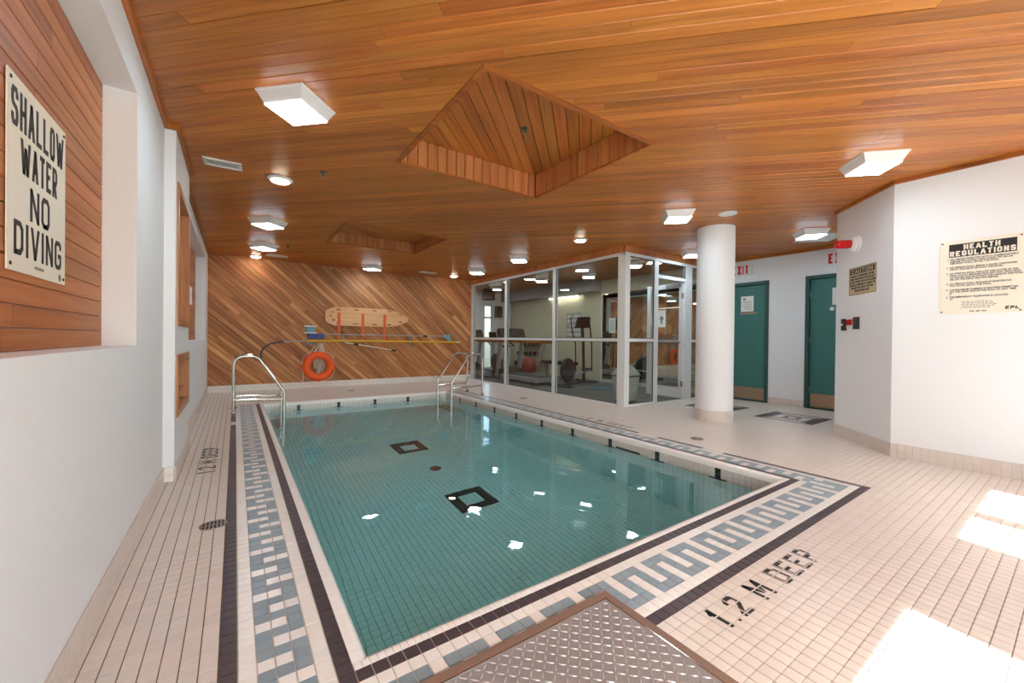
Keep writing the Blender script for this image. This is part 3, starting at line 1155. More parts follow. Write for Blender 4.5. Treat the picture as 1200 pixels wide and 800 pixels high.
planks = []
for k in range(int((c_hi - c_lo) / CW) + 1):
    c0, c1 = c_lo + k * CW, c_lo + (k + 1) * CW
    a = a_lo - rr.uniform(0, 2.5)
    while a < a_hi:
        ln = rr.uniform(1.6, 3.9)
        q = [(a + .0012, c0 + .0015), (a + ln - .0012, c0 + .0015), (a + ln - .0012, c1 - .0015), (a + .0012, c1 - .0015)]
        w = [xy(*p) for p in q]
        whole = clip_poly(w, XA, XB2, YA, YB2)
        if len(whole) >= 3 and poly_area(whole) > .002:
            cut = any(len(clip_poly(whole, s[0], s[1], s[2], s[3])) >= 3 for s in SK)
            full = (not cut) and abs(poly_area(whole) - poly_area(w)) < 1e-6
            pieces = [whole]
            if cut:
                for s in SK:
                    nxt = []
                    for P in pieces:
                        for R in ((-99, s[0], -99, 99), (s[1], 99, -99, 99), (s[0], s[1], -99, s[2]), (s[0], s[1], s[3], 99)):
                            t_ = clip_poly(P, *R)
                            if len(t_) >= 3 and poly_area(t_) > 2e-5:
                                nxt.append(t_)
                    pieces = nxt
            seen = 0.0
            for n_ in range(10):
                lo, hi = a + ln * n_ / 10, a + ln * (n_ + 1) / 10
                m_ = xy((lo + hi) / 2, (c0 + c1) / 2)
                if (m_[0] > XG and m_[1] > YG) or (m_[0] > XR and m_[1] < YC0) or not (XA < m_[0] < XB2 and YA < m_[1] < YB2):
                    continue
                seen += quad_area([xy(lo, c0) + (ZC,), xy(hi, c0) + (ZC,), xy(hi, c1) + (ZC,), xy(lo, c1) + (ZC,)])
            planks.append((seen + (1e6 if cut else 0), full, (a, a + ln, c0, c1), pieces))
        a += ln
planks.sort(key=lambda t: -t[0])
ROT = Matrix(((-R2, -R2, 0), (R2, -R2, 0), (0, 0, 1))).to_4x4()
rest = MB()
for q, (seen, full, (a0, a1, c0, c1), pieces) in enumerate(planks):
    mine = q < 290 and seen > 0
    mb = MB() if mine else rest
    if full:
        mb.board(a0, a1, c0, c1, ZC, .012, .0015, .0045)
    else:
        for P in pieces:
            mb.prism([ac(*p) for p in P], lambda x, y, z: (x, y, z), ZC, ZC + .012)
    if mine:
        o = obj('plank', mb, M['ceil'], ceiling, fix=True)
        o.matrix_basis = ROT
o = obj('plank_field', rest, M['ceil_field'], ceiling, kind='stuff', fix=True)
o.matrix_basis = ROT

# coffers: upright boards round the sides, diagonal boards above, thin lip
for (s, lab) in ((SK[0], 'larger square cedar coffer in the ceiling over the near half of the pool'),
                 (SK[1], 'smaller square cedar coffer in the ceiling nearer the diagonal board wall')):
    x0, x1, y0, y1, dp = s
    cf = thing('ceiling_coffer', lab, 'coffer', ((x0 + x1) / 2, (y0 + y1) / 2, ZC), group='ceiling coffers')
    zt = ZC + dp
    sides = [((x0, y0), (1, 0), x1 - x0, (0, 1)), ((x0, y1), (1, 0), x1 - x0, (0, -1)), ((x0, y0), (0, 1), y1 - y0, (1, 0)), ((x1, y0), (0, 1), y1 - y0, (-1, 0))]
    for (p, d, L_, nrm) in sides:
        n = 16
        w = L_ / n
        for i in range(n):
            mb = MB()
            fn = lambda z, a, t, p=p, d=d, nrm=nrm: (p[0] + d[0] * a - nrm[0] * t, p[1] + d[1] * a - nrm[1] * t, z)
            mb.board(ZC - .001, zt, i * w, (i + 1) * w, 0, .014, .0022, .005, fn=fn)
            obj('plank', mb, M['ceil_z'], cf, fix=True)
    # diagonal boards of the top
    wd = .098
    r2 = math.sqrt(.5)
    cx, cy = (x0 + x1) / 2, (y0 + y1) / 2
    half = (x1 - x0)
    nn = int(half * 1.5 / wd) + 1
    for i in range(-nn, nn):
        c0, c1 = i * wd + .0030, (i + 1) * wd - .0030
        q = [(a * r2 - c * r2 + cx, a * r2 + c * r2 + cy) for a, c in ((-2, c0), (2, c0), (2, c1), (-2, c1))]
        q = clip_poly(q, x0, x1, y0, y1)
        if len(q) < 3:
            continue
        loc = [((x - cx) * r2 + (y - cy) * r2, -(x - cx) * r2 + (y - cy) * r2) for x, y in q]
        mb = MB()
        mb.prism(loc, lambda a, c, z: (a, c, z), 0, .012)
        o = obj('plank', mb, M['ceil'], cf, world=False, fix=True)
        o.location = (0, 0, dp - .001)
        o.rotation_euler = (0, 0, PI / 4)
    mb = MB()
    mb.box(x0 - .05, x1 + .05, y0 - .05, y1 + .05, zt + .012, zt + .03)
    obj('coffer_lid', mb, M['ceil_back'], cf)
    for (a0, a1, b0, b1) in ((x0 - .012, x1 + .012, y0 - .012, y0 + .030), (x0 - .012, x1 + .012, y1 - .004, y1 + .012),
                             (x0 - .012, x0 + .030, y0 + .030, y1 - .004), (x1 - .004, x1 + .012, y0 + .030, y1 - .004)):
        mb = MB()
        mb.box(a0, a1, b0, b1, ZC - .007, ZC + .01)
        obj('lip_trim', mb, M['trim'], cf)

# cedar trims where the ceiling meets the walls
def trim(k, x0, x1, y0, y1, mat, z0=ZC - .036):
    mb = MB()
    mb.box(x0, x1, y0, y1, z0, ZC)
    struct('trim_%d' % k, mb, mat, 'slim cedar moulding where the boards of the ceiling meet a wall')


trim(1, XL, XL + .022, YF, 3.82, M['trim_y'])
trim(2, XL, XP + .022, 3.798, 3.82, M['trim'])
trim(3, XP, XP + .022, 3.82, 4.85, M['trim_y'])
trim(4, XL, XL + .022, 4.85, YB, M['trim_y'])
trim(5, XR - .022, XR, YF, YC0, M['trim_y'])
mb = MB()
mb.prism([(XR, YC0), (XC1, YC1), (XC1 - .02, YC1 + .022), (XR - .022, YC0 + .008)], lambda x, y, z: (x, y, z), ZC - .036, ZC)
struct('trim_6', mb, M['trim_y'], 'slim cedar moulding over the angled wall', fix=True)
trim(7, XD - .022, XD, YC1, YG, M['trim_y'], ZC - .05)

# ------------------------------------------------------------------ glazed corner of the gym
ZF, ZR = 2.482, 1.073
FW, FD = .055, .06
b = MB()
b.box(XG - .01, XG + .05, YG + .03, YB, 0, .03)
b.box(XG - .01, XG + .05, YG + .03, YB, ZF - .05, ZF)
win1 = struct('window_1', b, M['alu'], 'long white-framed glazed wall between pool and gym', bevel=.002)
mulls = [(9.13, 9.34), (7.60, 7.76), (5.93, 6.06)]
posts = [(9.26, .12), (7.676, .074), (5.98, .074)]
for (y, w) in posts:
    mb = MB()
    mb.box(XG - .018, XG + .062, y - w / 2, y + w / 2, .03, ZF - .05)
    obj('post', mb, M['alu'], win1, bevel=.002)
edges = [YG + .14, 5.98 - .037, 5.98 + .037, 7.676 - .037, 7.676 + .037, 9.20]
for k in range(0, 6, 2):
    a, c = edges[k], edges[k + 1]
    mb = MB()
    mb.box(XG - .006, XG + .045, a, c, ZR - .026, ZR + .026)
    obj('rail', mb, M['alu'], win1, bevel=.002)
    for (z0, z1) in ((.03, ZR - .026), (ZR + .026, ZF - .05)):
        mb = MB()
        mb.box(XG + .016, XG + .022, a, c, z0, z1)
        obj('pane', mb, M['glass'], win1)
        mb = MB()
        for (y0, y1, q0, q1) in ((a, a + .012, z0, z1), (c - .012, c, z0, z1), (a, c, z0, z0 + .01), (a, c, z1 - .01, z1)):
            mb.box(XG + .006, XG + .014, y0, y1, q0, q1)
        obj('gasket', mb, M['gasket'], win1)
b = MB()
b.box(XG - .012, XG + .105, YG - .012, YG + .14, 0, ZF)
b.box(XG - .012, 7.70, YG - .01, YG + .05, ZF - .05, ZF)
b.box(XG + .105, 5.87, YG - .005, YG + .045, 0, .03)
win2 = struct('window_2', b, M['alu'], 'short white-framed glazed wall with the open gym door', bevel=.002)
for (x0, x1) in ((5.865, 5.975), (6.79, 6.99)):
    mb = MB()
    mb.box(x0, x1, YG - .008, YG + .05, 0, ZF - .05)
    obj('post', mb, M['alu'], win2, bevel=.002)
mb = MB()
mb.box(5.975, 6.79, YG - .004, YG + .045, 2.15, 2.205)
obj('door_header', mb, M['alu'], win2, bevel=.002)
mb = MB()
mb.box(XG + .105, 5.865, YG, YG + .045, ZR - .026, ZR + .026)
obj('rail', mb, M['alu'], win2, bevel=.002)
mb = MB()
mb.box(6.99, 7.68, YG, YG + .045, ZR - .026, ZR + .026)
obj('rail', mb, M['alu'], win2, bevel=.002)
for (x0, x1, z0, z1) in ((XG + .105, 5.865, .03, ZR - .026), (XG + .105, 5.865, ZR + .026, ZF - .05), (5.975, 6.79, 2.205, ZF - .05), (6.99, 7.68, .03, ZR - .026), (6.99, 7.68, ZR + .026, ZF - .05)):
    mb = MB()
    mb.box(x0, x1, YG + .018, YG + .024, z0, z1)
    obj('pane', mb, M['glass'], win2)
    mb = MB()
    for (a0, a1, q0, q1) in ((x0, x0 + .012, z0, z1), (x1 - .012, x1, z0, z1), (x0, x1, z0, z0 + .01), (x0, x1, z1 - .01, z1)):
        mb.box(a0, a1, YG + .006, YG + .014, q0, q1)
    obj('gasket', mb, M['gasket'], win2)
# cedar fascia above the glass
b = MB()
b.box(XG + .01, XG + .05, YG + .01, YB, ZF, ZC)
b.box(XG + .01, XD, YG + .01, YG + .05, ZF, ZC)
tr8 = struct('trim_8', b, M['ceil_back'], 'cedar fascia of short upright boards above the glazing')
for i in range(40):
    w = (YB - YG) / 40
    mb = MB()
    mb.board(ZF, ZC, YG + i * w, YG + (i + 1) * w, 0, .012, .001, .003, fn=lambda z, a, t: (XG - .002 + t, a, z))
    obj('plank', mb, M['ceil_z'], tr8, fix=True)
for i in range(20):
    w = (XD - XG) / 20
    mb = MB()
    mb.board(ZF, ZC, XG + i * w, XG + (i + 1) * w, 0, .012, .001, .003, fn=lambda z, a, t: (a, YG - .002 + t, z))
    obj('plank', mb, M['ceil_z'], tr8, fix=True)

# gym door, standing open into the gym
hx, hy = 6.785, YG + .03
door = thing('door_1', 'white-framed glass gym door standing open inward', 'door', (hx, hy, 0), math.radians(-2))
door['kind'] = 'structure'
W_, H_ = .80, 2.14
mb = MB()      # leaf along local +y
mb.box(-.022, .022, 0, .085, .012, H_)
mb.box(-.022, .022, W_ - .085, W_, .012, H_)
mb.box(-.022, .022, .085, W_ - .085, .012, .20)
mb.box(-.022, .022, .085, W_ - .085, H_ - .085, H_)
obj('leaf_frame', mb, M['alu'], door, world=False, bevel=.002)
mb = MB()
mb.box(-.004, .004, .085, W_ - .085, .20, H_ - .085)
obj('pane', mb, M['glass'], door, world=False)
mb = MB()
mb.tube([(-.06, .06, 1.04), (-.06, W_ - .06, 1.04)], .013, 10)
mb.box(-.06, -.02, .05, .07, 1.02, 1.06)
mb.box(-.06, -.02, W_ - .07, W_ - .05, 1.02, 1.06)
obj('push_bar', mb, M['steel'], door, world=False, smooth=40)
mb = MB()
mb.box(-.075, -.022, .05, .34, H_ - .075, H_ - .01)
obj('door_closer', mb, M['silver'], door, world=False, bevel=.006)
mb = MB()
mb.tube([(-.05, .25, H_ - .005), (-.16, .0, H_ + .008), (-.26, -.03, H_ + .012)], .01, 8)
obj('closer_arm', mb, M['silver'], door, world=False, smooth=40)
for z in (.28, 1.9):
    mb = MB()
    mb.tube([(-.026, -.006, z - .05), (-.026, -.006, z + .05)], .012, 8)
    mb.box(-.026, -.02, -.006, .04, z - .05, z + .05)
    obj('hinge', mb, M['steel'], door, world=False, smooth=40)
mb = MB()
mb.box(-.007, -.0045, .38, .56, 1.33, 1.66)
nt_ = obj('door_notice', mb, M['paper'], door, world=False)
mb = MB()
mb.lathe([(.045, 0), (.045, .001)], (-.0078, .47, 1.50), 18, (0, 1, 0), (0, 0, 1), (1, 0, 0))
mb.box(-.0085, -.007, .45, .49, 1.40, 1.46)
obj('notice_print', mb, M['grey_print'], nt_, world=False)
mb = MB()
mb.box(-.03, -.0235, W_ - .16, W_ - .01, 1.36, 1.52)
obj('door_notice', mb, M['paper'], door, world=False)

# ------------------------------------------------------------------ teal doors
def teal_door(k, y0, y1, label, notice):
    mb = MB()
    f = .055
    mb.box(XD - .018, XD + .10, y0, y0 + f, 0, DZ)
    mb.box(XD - .018, XD + .10, y1 - f, y1, 0, DZ)
    mb.box(XD - .018, XD + .10, y0 + f, y1 - f, DZ - f, DZ)
    mb.box(XD + .062, XD + .10, y0 + f, y0 + f + .02, 0, DZ - f)
    mb.box(XD + .062, XD + .10, y1 - f - .02, y1 - f, 0, DZ - f)
    d = struct('door_%d' % k, mb, M['teal_dark'], label, bevel=.003)
    mb = MB()
    mb.box(XD + .035, XD + .075, y0 + f + .004, y1 - f - .004, .012, DZ - f - .004)
    leaf = obj('door_leaf', mb, M['teal'], d, bevel=.002)
    mb = MB()
    mb.box(XD + .031, XD + .036, y0 + f + .02, y1 - f - .02, .03, .24)
    obj('kick_plate', mb, M['kick'], d)
    mb = MB()
    mb.box(XD - .02, XD + .095, y0 + .02, y1 - .02, 0, .010)
    obj('threshold', mb, M['rubber'], d)
    for z in (.3, 1.1, 1.85):
        mb = MB()
        mb.tube([(XD + .03, y1 - f - .002, z - .045), (XD + .03, y1 - f - .002, z + .045)], .008, 8)
        obj('hinge', mb, M['steel'], d, smooth=40)
    if notice:
        yy0, yy1, z0, z1 = notice
        mb = MB()
        mb.box(XD + .0325, XD + .0348, yy0, yy1, z0, z1)
        p = obj('door_notice', mb, M['paper'], d)
        mb = MB()
        for i in range(7):
            z = z1 - .10 - i * .028
            if z > z0 + .03:
                mb.box(XD + .0318, XD + .0325, yy0 + .03, yy1 - .03 - .02 * (i % 3), z, z + .006)
        mb.box(XD + .0318, XD + .0325, yy1 - .08, yy1 - .04, z1 - .07, z1 - .035)
        obj('notice_print', mb, M['grey_print'], p)
        mb = MB()
        mb.box(XD + .030, XD + .0348, yy0 - .05, yy1 + .01, z0 - .05, z0 - .015)
        obj('notice_strip', mb, M['kick'], d)
    return d


teal_door(2, D1Y0, D1Y1, 'teal door with a paper notice, behind the round column', (3.50, 3.72, 1.62, 1.90))
teal_door(3, D2Y0, D2Y1, 'darker teal door beside the angled white wall', None)
mb = MB()
mb.box(XD + .028, XD + .0348, 2.20, 2.335, 1.66, 1.93)
d3 = bpy.data.objects['door_3']
obj('door_notice', mb, M['paper'], d3)
mb = MB()
mb.lathe([(.03, 0), (.03, .012)], (XD + .03, 2.335, 1.60), 14, (0, 1, 0), (0, 0, 1), (-1, 0, 0))
obj('door_sign', mb, M['paper'], d3)

# exit signs
for (y0, y1, z0, z1, lab) in ((3.50, 3.92, 2.285, 2.46, 'white exit sign with red letters above the door behind the column'),
                              (2.06, 2.455, 2.285, 2.46, 'white exit sign with red letters above the door by the angled wall')):
    e = thing('exit_sign', lab, 'sign', (XD, (y0 + y1) / 2, z0), group='exit signs')
    mb = MB()
    mb.box(XD - .05, XD, y0, y1, z0, z1)
    obj('sign_box', mb, M['white_metal'], e, bevel=.004)
    block_text('lettering', 'EXIT', .28, .155, .032, lambda a, c, t, y1=y1, z0=z0: (XD - .051 - t, y1 - .085 - a, z0 + .014 + c), M['red'], e, .34)

# ------------------------------------------------------------------ column
cx, cy, cr = 5.37, 2.93, .233
col = thing('column', 'thick round white column with a tiled foot', 'column', (cx, cy, 0))
mb = MB()
mb.lathe([(cr, 0), (cr, ZC + .01)], (cx, cy, 0), 56)
obj('shaft', mb, M['wall'], col, smooth=30)
for i in range(30):
    for k in range(3):
        a0, a1 = 2 * PI * i / 30 + .004, 2 * PI * (i + 1) / 30 - .004
        mb = MB()
        z0, z1 = k * .052 + .001, (k + 1) * .052 - .001
        P = [(cx + r * math.cos(a), cy + r * math.sin(a)) for r, a in ((cr - .002, a0), (cr - .002, a1), (cr + .008, a1), (cr + .008, a0))]
        mb.prism(P, lambda x, y, z: (x, y, z), z0, z1)
        obj('tile', mb, M['tile'], col, fix=True)

# ------------------------------------------------------------------ ceiling lamps and fittings
def square_lamp(name, label, loc):
    t = thing(name, label, 'ceiling light', loc, PI / 4, 'square ceiling lights over the pool')
    mb = MB()
    mb.frustum((0, 0), .165, .165, 0.002, (0, 0), .163, .163, -.012)
    obj('base', mb, M['white_metal'], t, world=False, fix=True)
    mb = MB()
    o = [(-1, -1), (1, -1), (1, 1), (-1, 1)]
    top = [(x * .16, y * .16, -.012) for x, y in o]
    bot = [(x * .128, y * .128, -.078) for x, y in o]
    mb.add(top + bot, [(i, (i + 1) % 4, 4 + (i + 1) % 4, 4 + i) for i in range(4)])
    obj('shade', mb, M['acrylic'], t, world=False, fix=True)
    mb = MB()
    mb.box(-.128, .128, -.128, .128, -.083, -.077)
    obj('lens', mb, M['lens'], t, world=False)
    return t


lamp0 = square_lamp('ceiling_light', 'square white ceiling light nearest the shallow water sign', (.32, 2.95, ZC))
for (x, y, lab) in ((.345, 6.19, 'square white ceiling light second from the back, above the narrow side deck'),
                    (.375, 7.83, 'square white ceiling light closest to the board wall above the narrow side deck'),
                    (4.36, 1.06, 'square white ceiling light nearest the health regulations board'),
                    (4.36, 2.85, 'square white ceiling light in front of the round column top'),
                    (4.33, 6.08, 'square white ceiling light above the middle of the glazed gym wall'),
                    (4.40, 7.78, 'square white ceiling light above the far end of the glazed gym wall'),
                    (2.39, 8.76, 'square white ceiling light just in front of the diagonal boards, above the spine board'),
                    (6.50, 2.22, 'square white ceiling light in the lobby before the teal doors'),
                    (6.42, 3.90, 'square white ceiling light half hidden behind the round column')):
    dup(lamp0, (x, y, ZC), lab)


def round_lamp(label, loc):
    t = thing('downlight', label, 'ceiling light', loc, 0, 'small round ceiling lights')
    mb = MB()
    mb.lathe([(.112, .002), (.112, -.006), (.098, -.016), (.080, -.018)], (0, 0, 0), 28)
    obj('ring', mb, M['white_metal'], t, world=False, smooth=40, fix=True)
    mb = MB()
    mb.lathe([(.079, -.015), (.074, -.026), (.050, -.034), (.001, -.037)], (0, 0, 0), 24)
    obj('lens', mb, M['lens_warm'], t, world=False, smooth=40, fix=True)
    return t


rl = round_lamp('small round ceiling light beside the white air grille', (.35, 4.51, ZC))
for (x, y, lab) in ((.31, 9.08, 'small round ceiling light against the diagonal boards, in the white wall corner'),
                    (4.33, 4.47, 'small round ceiling light in front of the glazed gym corner'),
                    (4.37, 8.86, 'small round ceiling light against the diagonal boards, by the glazed wall')):
    dup(rl, (x, y, ZC), lab)
t = thing('ceiling_speaker', 'flat round cream ceiling disc just in front of the column', 'speaker', (4.83, 2.495, ZC))
mb = MB()
mb.lathe([(.10, .002), (.10, -.008), (.09, -.014), (.001, -.016)], (4.83, 2.495, ZC), 28)
obj('cover', mb, M['white_metal'], t, smooth=40, fix=True)


def vent(label, x, y, a, c, rz, nsl):
    t = thing('ceiling_vent', label, 'vent', (x, y, ZC), rz, 'white ceiling grilles')
    mb = MB()
    for (x0, x1, y0, y1) in ((-a, a, -c, -c + .028), (-a, a, c - .028, c), (-a, -a + .028, -c, c), (a - .028, a, -c, c)):
        mb.box(x0, x1, y0, y1, -.012, .002)
    obj('frame', mb, M['white_metal'], t, world=False, bevel=.002)
    mb = MB()
    mb.box(-a + .02, a - .02, -c + .02, c - .02, -.003, .001)
    obj('backing', mb, M['grille'], t, world=False)
    for i in range(nsl):
        s = -a + .034 + (2 * a - .068) * (i + .5) / nsl
        mb = MB()
        mb.add([(s - .006, -c + .026, -.002), (s + .001, -c + .026, -.011), (s + .003, -c + .026, -.011), (s - .004, -c + .026, -.002),
                (s - .006, c - .026, -.002), (s + .001, c - .026, -.011), (s + .003, c - .026, -.011), (s - .004, c - .026, -.002)],
               [(0, 1, 2, 3), (7, 6, 5, 4), (0, 4, 5, 1), (1, 5, 6, 2), (2, 6, 7, 3), (3, 7, 4, 0)])
        obj('slat', mb, M['white_metal'], t, world=False, fix=True)
    return t


vent('white slatted air grille on the boards beside the white pier', -.10, 4.40, .14, .085, math.radians(-2), 14)
vent('white slatted air grille on the boards close to the diagonal wall and corner', .64, 8.80, .18, .08, 0, 12)
vent('white slatted air grille on the boards close to the diagonal wall and glazing', 3.66, 8.80, .20, .08, 0, 12)
vent('square grey-white diffuser beside the lobby ceiling light', 6.98, 2.28, .24, .24, PI / 4, 8)


def sprinkler(label, loc):
    t = thing('sprinkler', label, 'sprinkler', loc, 0, 'ceiling sprinklers')
    mb = MB()
    mb.lathe([(.028, 0), (.028, -.004), (.012, -.007), (.009, -.03), (.006, -.034)], (0, 0, 0), 16)
    obj('body', mb, M['sprinkler'], t, world=False, smooth=40, fix=True)
    mb = MB()
    mb.lathe([(.018, -.046), (.018, -.049)], (0, 0, 0), 16)
    mb.tube([(.010, 0, -.02), (.012, 0, -.04), (0, 0, -.047), (-.012, 0, -.04), (-.010, 0, -.02)], .003, 6)
    obj('deflector', mb, M['steel'], t, world=False, smooth=40)
    return t


sp = sprinkler('small green sprinkler head between round light and coffer', (.664, 4.08, ZC))
dup(sp, (3.82, 4.03, ZC), 'small dark sprinkler head near the round light by the glazed corner')
dup(sp, (1.985, 2.73, ZC + SK[0][4]), 'small sprinkler head up inside the larger coffer')
dup(sp, (2.87, 8.3, ZC), 'tiny sprinkler head among the far ceiling boards above the spine board')
dup(sp, (.72, 7.72, ZC), 'tiny dark sprinkler head beside the square light over the far side deck')

# ------------------------------------------------------------------ signs on walls
def screws(pts, fn, parent):
    for (a, c) in pts:
        mb = MB()
        ex, ey, ez = fn(1, 0, 0) - fn(0, 0, 0), fn(0, 1, 0) - fn(0, 0, 0), fn(0, 0, 1) - fn(0, 0, 0)
        mb.lathe([(.006, 0), (.006, .002), (.002, .0035)], fn(a, c, .004), 10, ex, ey, ez)
        obj('screw', mb, M['dark_plastic'], parent, smooth=40)


# shallow water sign (faces +x; a runs along +y, c up)
sy0, sz0, sw, sh = 1.815, 1.258, .487, .595
fn = lambda a, c, t: Vector((-.5585 + t, sy0 + a, sz0 + c))
s = thing('shallow_water_sign', 'tall cream sign with black capitals warning of shallow water on the cedar panel', 'sign', (-.5585, sy0, sz0))
mb = MB()
mb.prism([(0, 0), (sw, 0), (sw, sh), (0, sh)], lambda a, c, t: fn(a, c, t), .0005, .004)
obj('sign_board', mb, M['cream'], s, fix=True)
for (w, base, wd, ht) in (('SHALLOW', .440, .440, .118), ('WATER', .312, .310, .108), ('NO', .176, .165, .108), ('DIVING', .052, .400, .106)):
    block_text('lettering', w, wd, ht, .0170, lambda a, c, t, wd=wd, base=base: fn(.2435 - wd / 2 + a, base + c, .0042 + t), M['black'], s, .26)
mb = MB()
for i in range(6):
    p0 = .20 + i * .013
    mb.prism([(p0, .024), (p0 + .009, .024), (p0 + .009, .034), (p0, .034)], lambda a, c, t: fn(a, c, t), .0042, .0047)
obj('small_print', mb, M['grey_print'], s, fix=True)
mb = MB()
mb.lathe([(.014, 0), (.014, .0006)], fn(.43, .022, .0042), 16, (0, 1, 0), (0, 0, 1), (1, 0, 0))
obj('roundel', mb, M['grey_print'], s)
screws([(.02, .02), (.467, .02), (.02, .575), (.467, .575)], fn, s)

# paper notice on the far recess boards
mb = MB()
mb.box(-.5605, -.558, 7.58, 7.92, 1.54, 1.80)
n1 = tag(obj('paper_notice', mb, M['paper']), 'small white paper notice on the boards of the far recess', 'notice')

# health regulations board (faces -x; a runs along -y)
hy0, hz0, hw, hh = .777, 1.327, .462, .627
fn = lambda a, c, t: Vector((XR - t, hy0 - a, hz0 + c))
s = thing('health_regulations_sign', 'large cream health regulations board on the white wall', 'sign', (XR, hy0, hz0))
mb = MB()
mb.prism([(0, 0), (hw, 0), (hw, hh), (0, hh)], lambda a, c, t: fn(a, c, t), 0, .004)
obj('sign_board', mb, M['cream'], s, fix=True)
mb = MB()
mb.prism([(.055, .487), (.425, .487), (.425, .598), (.055, .598)], lambda a, c, t: fn(a, c, t), .004, .0046)
obj('heading_panel', mb, M['black'], s, fix=True)
for (w, base, wd) in (('HEALTH', .546, .200), ('REGULATIONS', .494, .360)):
    block_text('heading', w, wd, .044, .0105, lambda a, c, t, wd=wd, base=base: fn(.24 - wd / 2 + a, base + c, .0048 + t), M['cream'], s, .26)
para = [('1.', .462, 'NO PERSON INFECTED WITH A COMMUNICABLE\nDISEASE OR HAVING OPEN SORES ON HIS OR\nHER BODY SHALL ENTER THE POOL.'),
        ('2.', .392, 'NO PERSON SHALL BRING A GLASS CONTAINER\nONTO THE DECK OR INTO THE POOL.'),
        ('3.', .340, 'NO PERSON SHALL POLLUTE THE WATER IN THE\nPOOL IN ANY MANNER AND SPITTING, SPOUTING\nOF WATER AND BLOWING THE NOSE IN THE POOL\nOR ON THE DECK ARE PROHIBITED.'),
        ('4.', .252, 'NO PERSON SHALL ENGAGE IN BOISTEROUS\nPLAY IN OR ABOUT THE POOL.'),
        ('5.', .200, 'THE MAXIMUM NUMBER OF BATHERS PERMITTED\nON THE DECK AND IN THE POOL AT ANY TIME\nIS'),
        ('6.', .138, 'THE EMERGENCY TELEPHONE IS LOCATED\nAT')]
for (n, z, body) in para:
    text('regulation_text', n, .0185, fn(.042, z, .0045), (0, -1, 0), (0, 0, 1), M['black'], s, sx=1.0, bold=.0004)
    text('regulation_text', body, .0185, fn(.062, z, .0045), (0, -1, 0), (0, 0, 1), M['black'], s, sx=.90, bold=.0005, line=.92)
mb = MB()
rr = random.Random(2)
for k in range(5):
    x = .13 + .01 * (k % 2)
    while x < .33 - .02 * abs(k - 2):
        w = rr.uniform(.008, .022)
        z = .098 - k * .0125
        mb.prism([(x, z), (x + w, z), (x + w, z + .005), (x, z + .005)], lambda a, c, t: fn(a, c, t), .004, .0045)
        x += w + .006
obj('small_print', mb, M['grey_print'], s, fix=True)
block_text('logo', 'EPL', .072, .024, .0068, lambda a, c, t: fn(.368 + a + .22 * c, .028 + c, .0045 + t), M['black'], s, .22)
mb = MB()
for k in range(3):
    mb.prism([(.18 + k * .033, .015), (.205 + k * .033, .015), (.205 + k * .033, .025), (.18 + k * .033, .025)], lambda a, c, t: fn(a, c, t), .004, .0045)
obj('small_print', mb, M['grey_print'], s, fix=True)
screws([(.016, .016), (.446, .016), (.016, .611), (.446, .611)], fn, s)

# things on the angled wall: a runs from the lobby corner towards the board wall
AD = Vector((XR - XC1, YC0 - YC1, 0)).normalized()
AN = Vector((AD.y, -AD.x, 0))
if AN.x > 0:
    AN = -AN
fn = lambda a, c, t: Vector((XC1, YC1, 0)) + AD * a + Vector((0, 0, c)) + AN * t
s = thing('caution_sign', 'small yellowed caution sign with black lettering under the red beacon', 'sign', fn(.47, 1.58, 0))
mb = MB()
mb.prism([(.247, 1.583), (.690, 1.583), (.690, 1.882), (.247, 1.882)], lambda a, c, t: fn(a, c, t), 0, .004)
obj('sign_board', mb, M['tan_sign'], s, fix=True)
mb = MB()
for (a0, a1, c0, c1) in ((.252, .685, 1.588, 1.592), (.252, .685, 1.873, 1.877), (.252, .256, 1.592, 1.873), (.681, .685, 1.592, 1.873)):
    mb.prism([(a0, c0), (a1, c0), (a1, c1), (a0, c1)], lambda a, c, t: fn(a, c, t), .004, .0046)
obj('printed_border', mb, M['black'], s, fix=True)
mb = MB()
mb.prism([(.268, 1.808), (.668, 1.808), (.668, 1.866), (.268, 1.866)], lambda a, c, t: fn(a, c, t), .004, .0046)
obj('heading_panel', mb, M['black'], s, fix=True)
block_text('heading', 'CAUTION', .34, .044, .0095, lambda a, c, t: fn(.298 + a, 1.815 + c, .0048 + t), M['tan_sign'], s, .28)
text('warning_text', 'THIS POOL IS UNSUPERVISED. BATHERS\nUNDER TWELVE YEARS OF AGE ARE NOT\nALLOWED WITHIN THE POOL ENCLOSURE\nUNLESS ACCOMPANIED BY A PARENT OR\nHIS AGENT WHO IS NOT LESS THAN\nSIXTEEN YEARS OF AGE', .031, fn(.468, 1.774, .0045), AD, (0, 0, 1), M['black'], s, sx=.70, bold=.0014, align='CENTER', line=1.02)

s = thing('alarm_beacon', 'red beacon lamp on a round white wall base beside the ceiling edge', 'alarm', fn(.35, 2.13, 0))
mb = MB()
mb.lathe([(.088, 0), (.088, .012), (.074, .022), (.072, .05), (.056, .06)], fn(.36, 2.135, 0), 28, AD, (0, 0, 1), AN)
obj('mount', mb, M['white_metal'], s, smooth=40, fix=True)
mb = MB()
mb.lathe([(.044, .055), (.046, .10), (.041, .104), (.046, .112), (.046, .150), (.040, .155), (.044, .162), (.040, .195), (.012, .203)], fn(.36, 2.135, 0), 24, AD, (0, 0, 1), AN)
obj('lens', mb, M['red_lens'], s, smooth=40, fix=True)

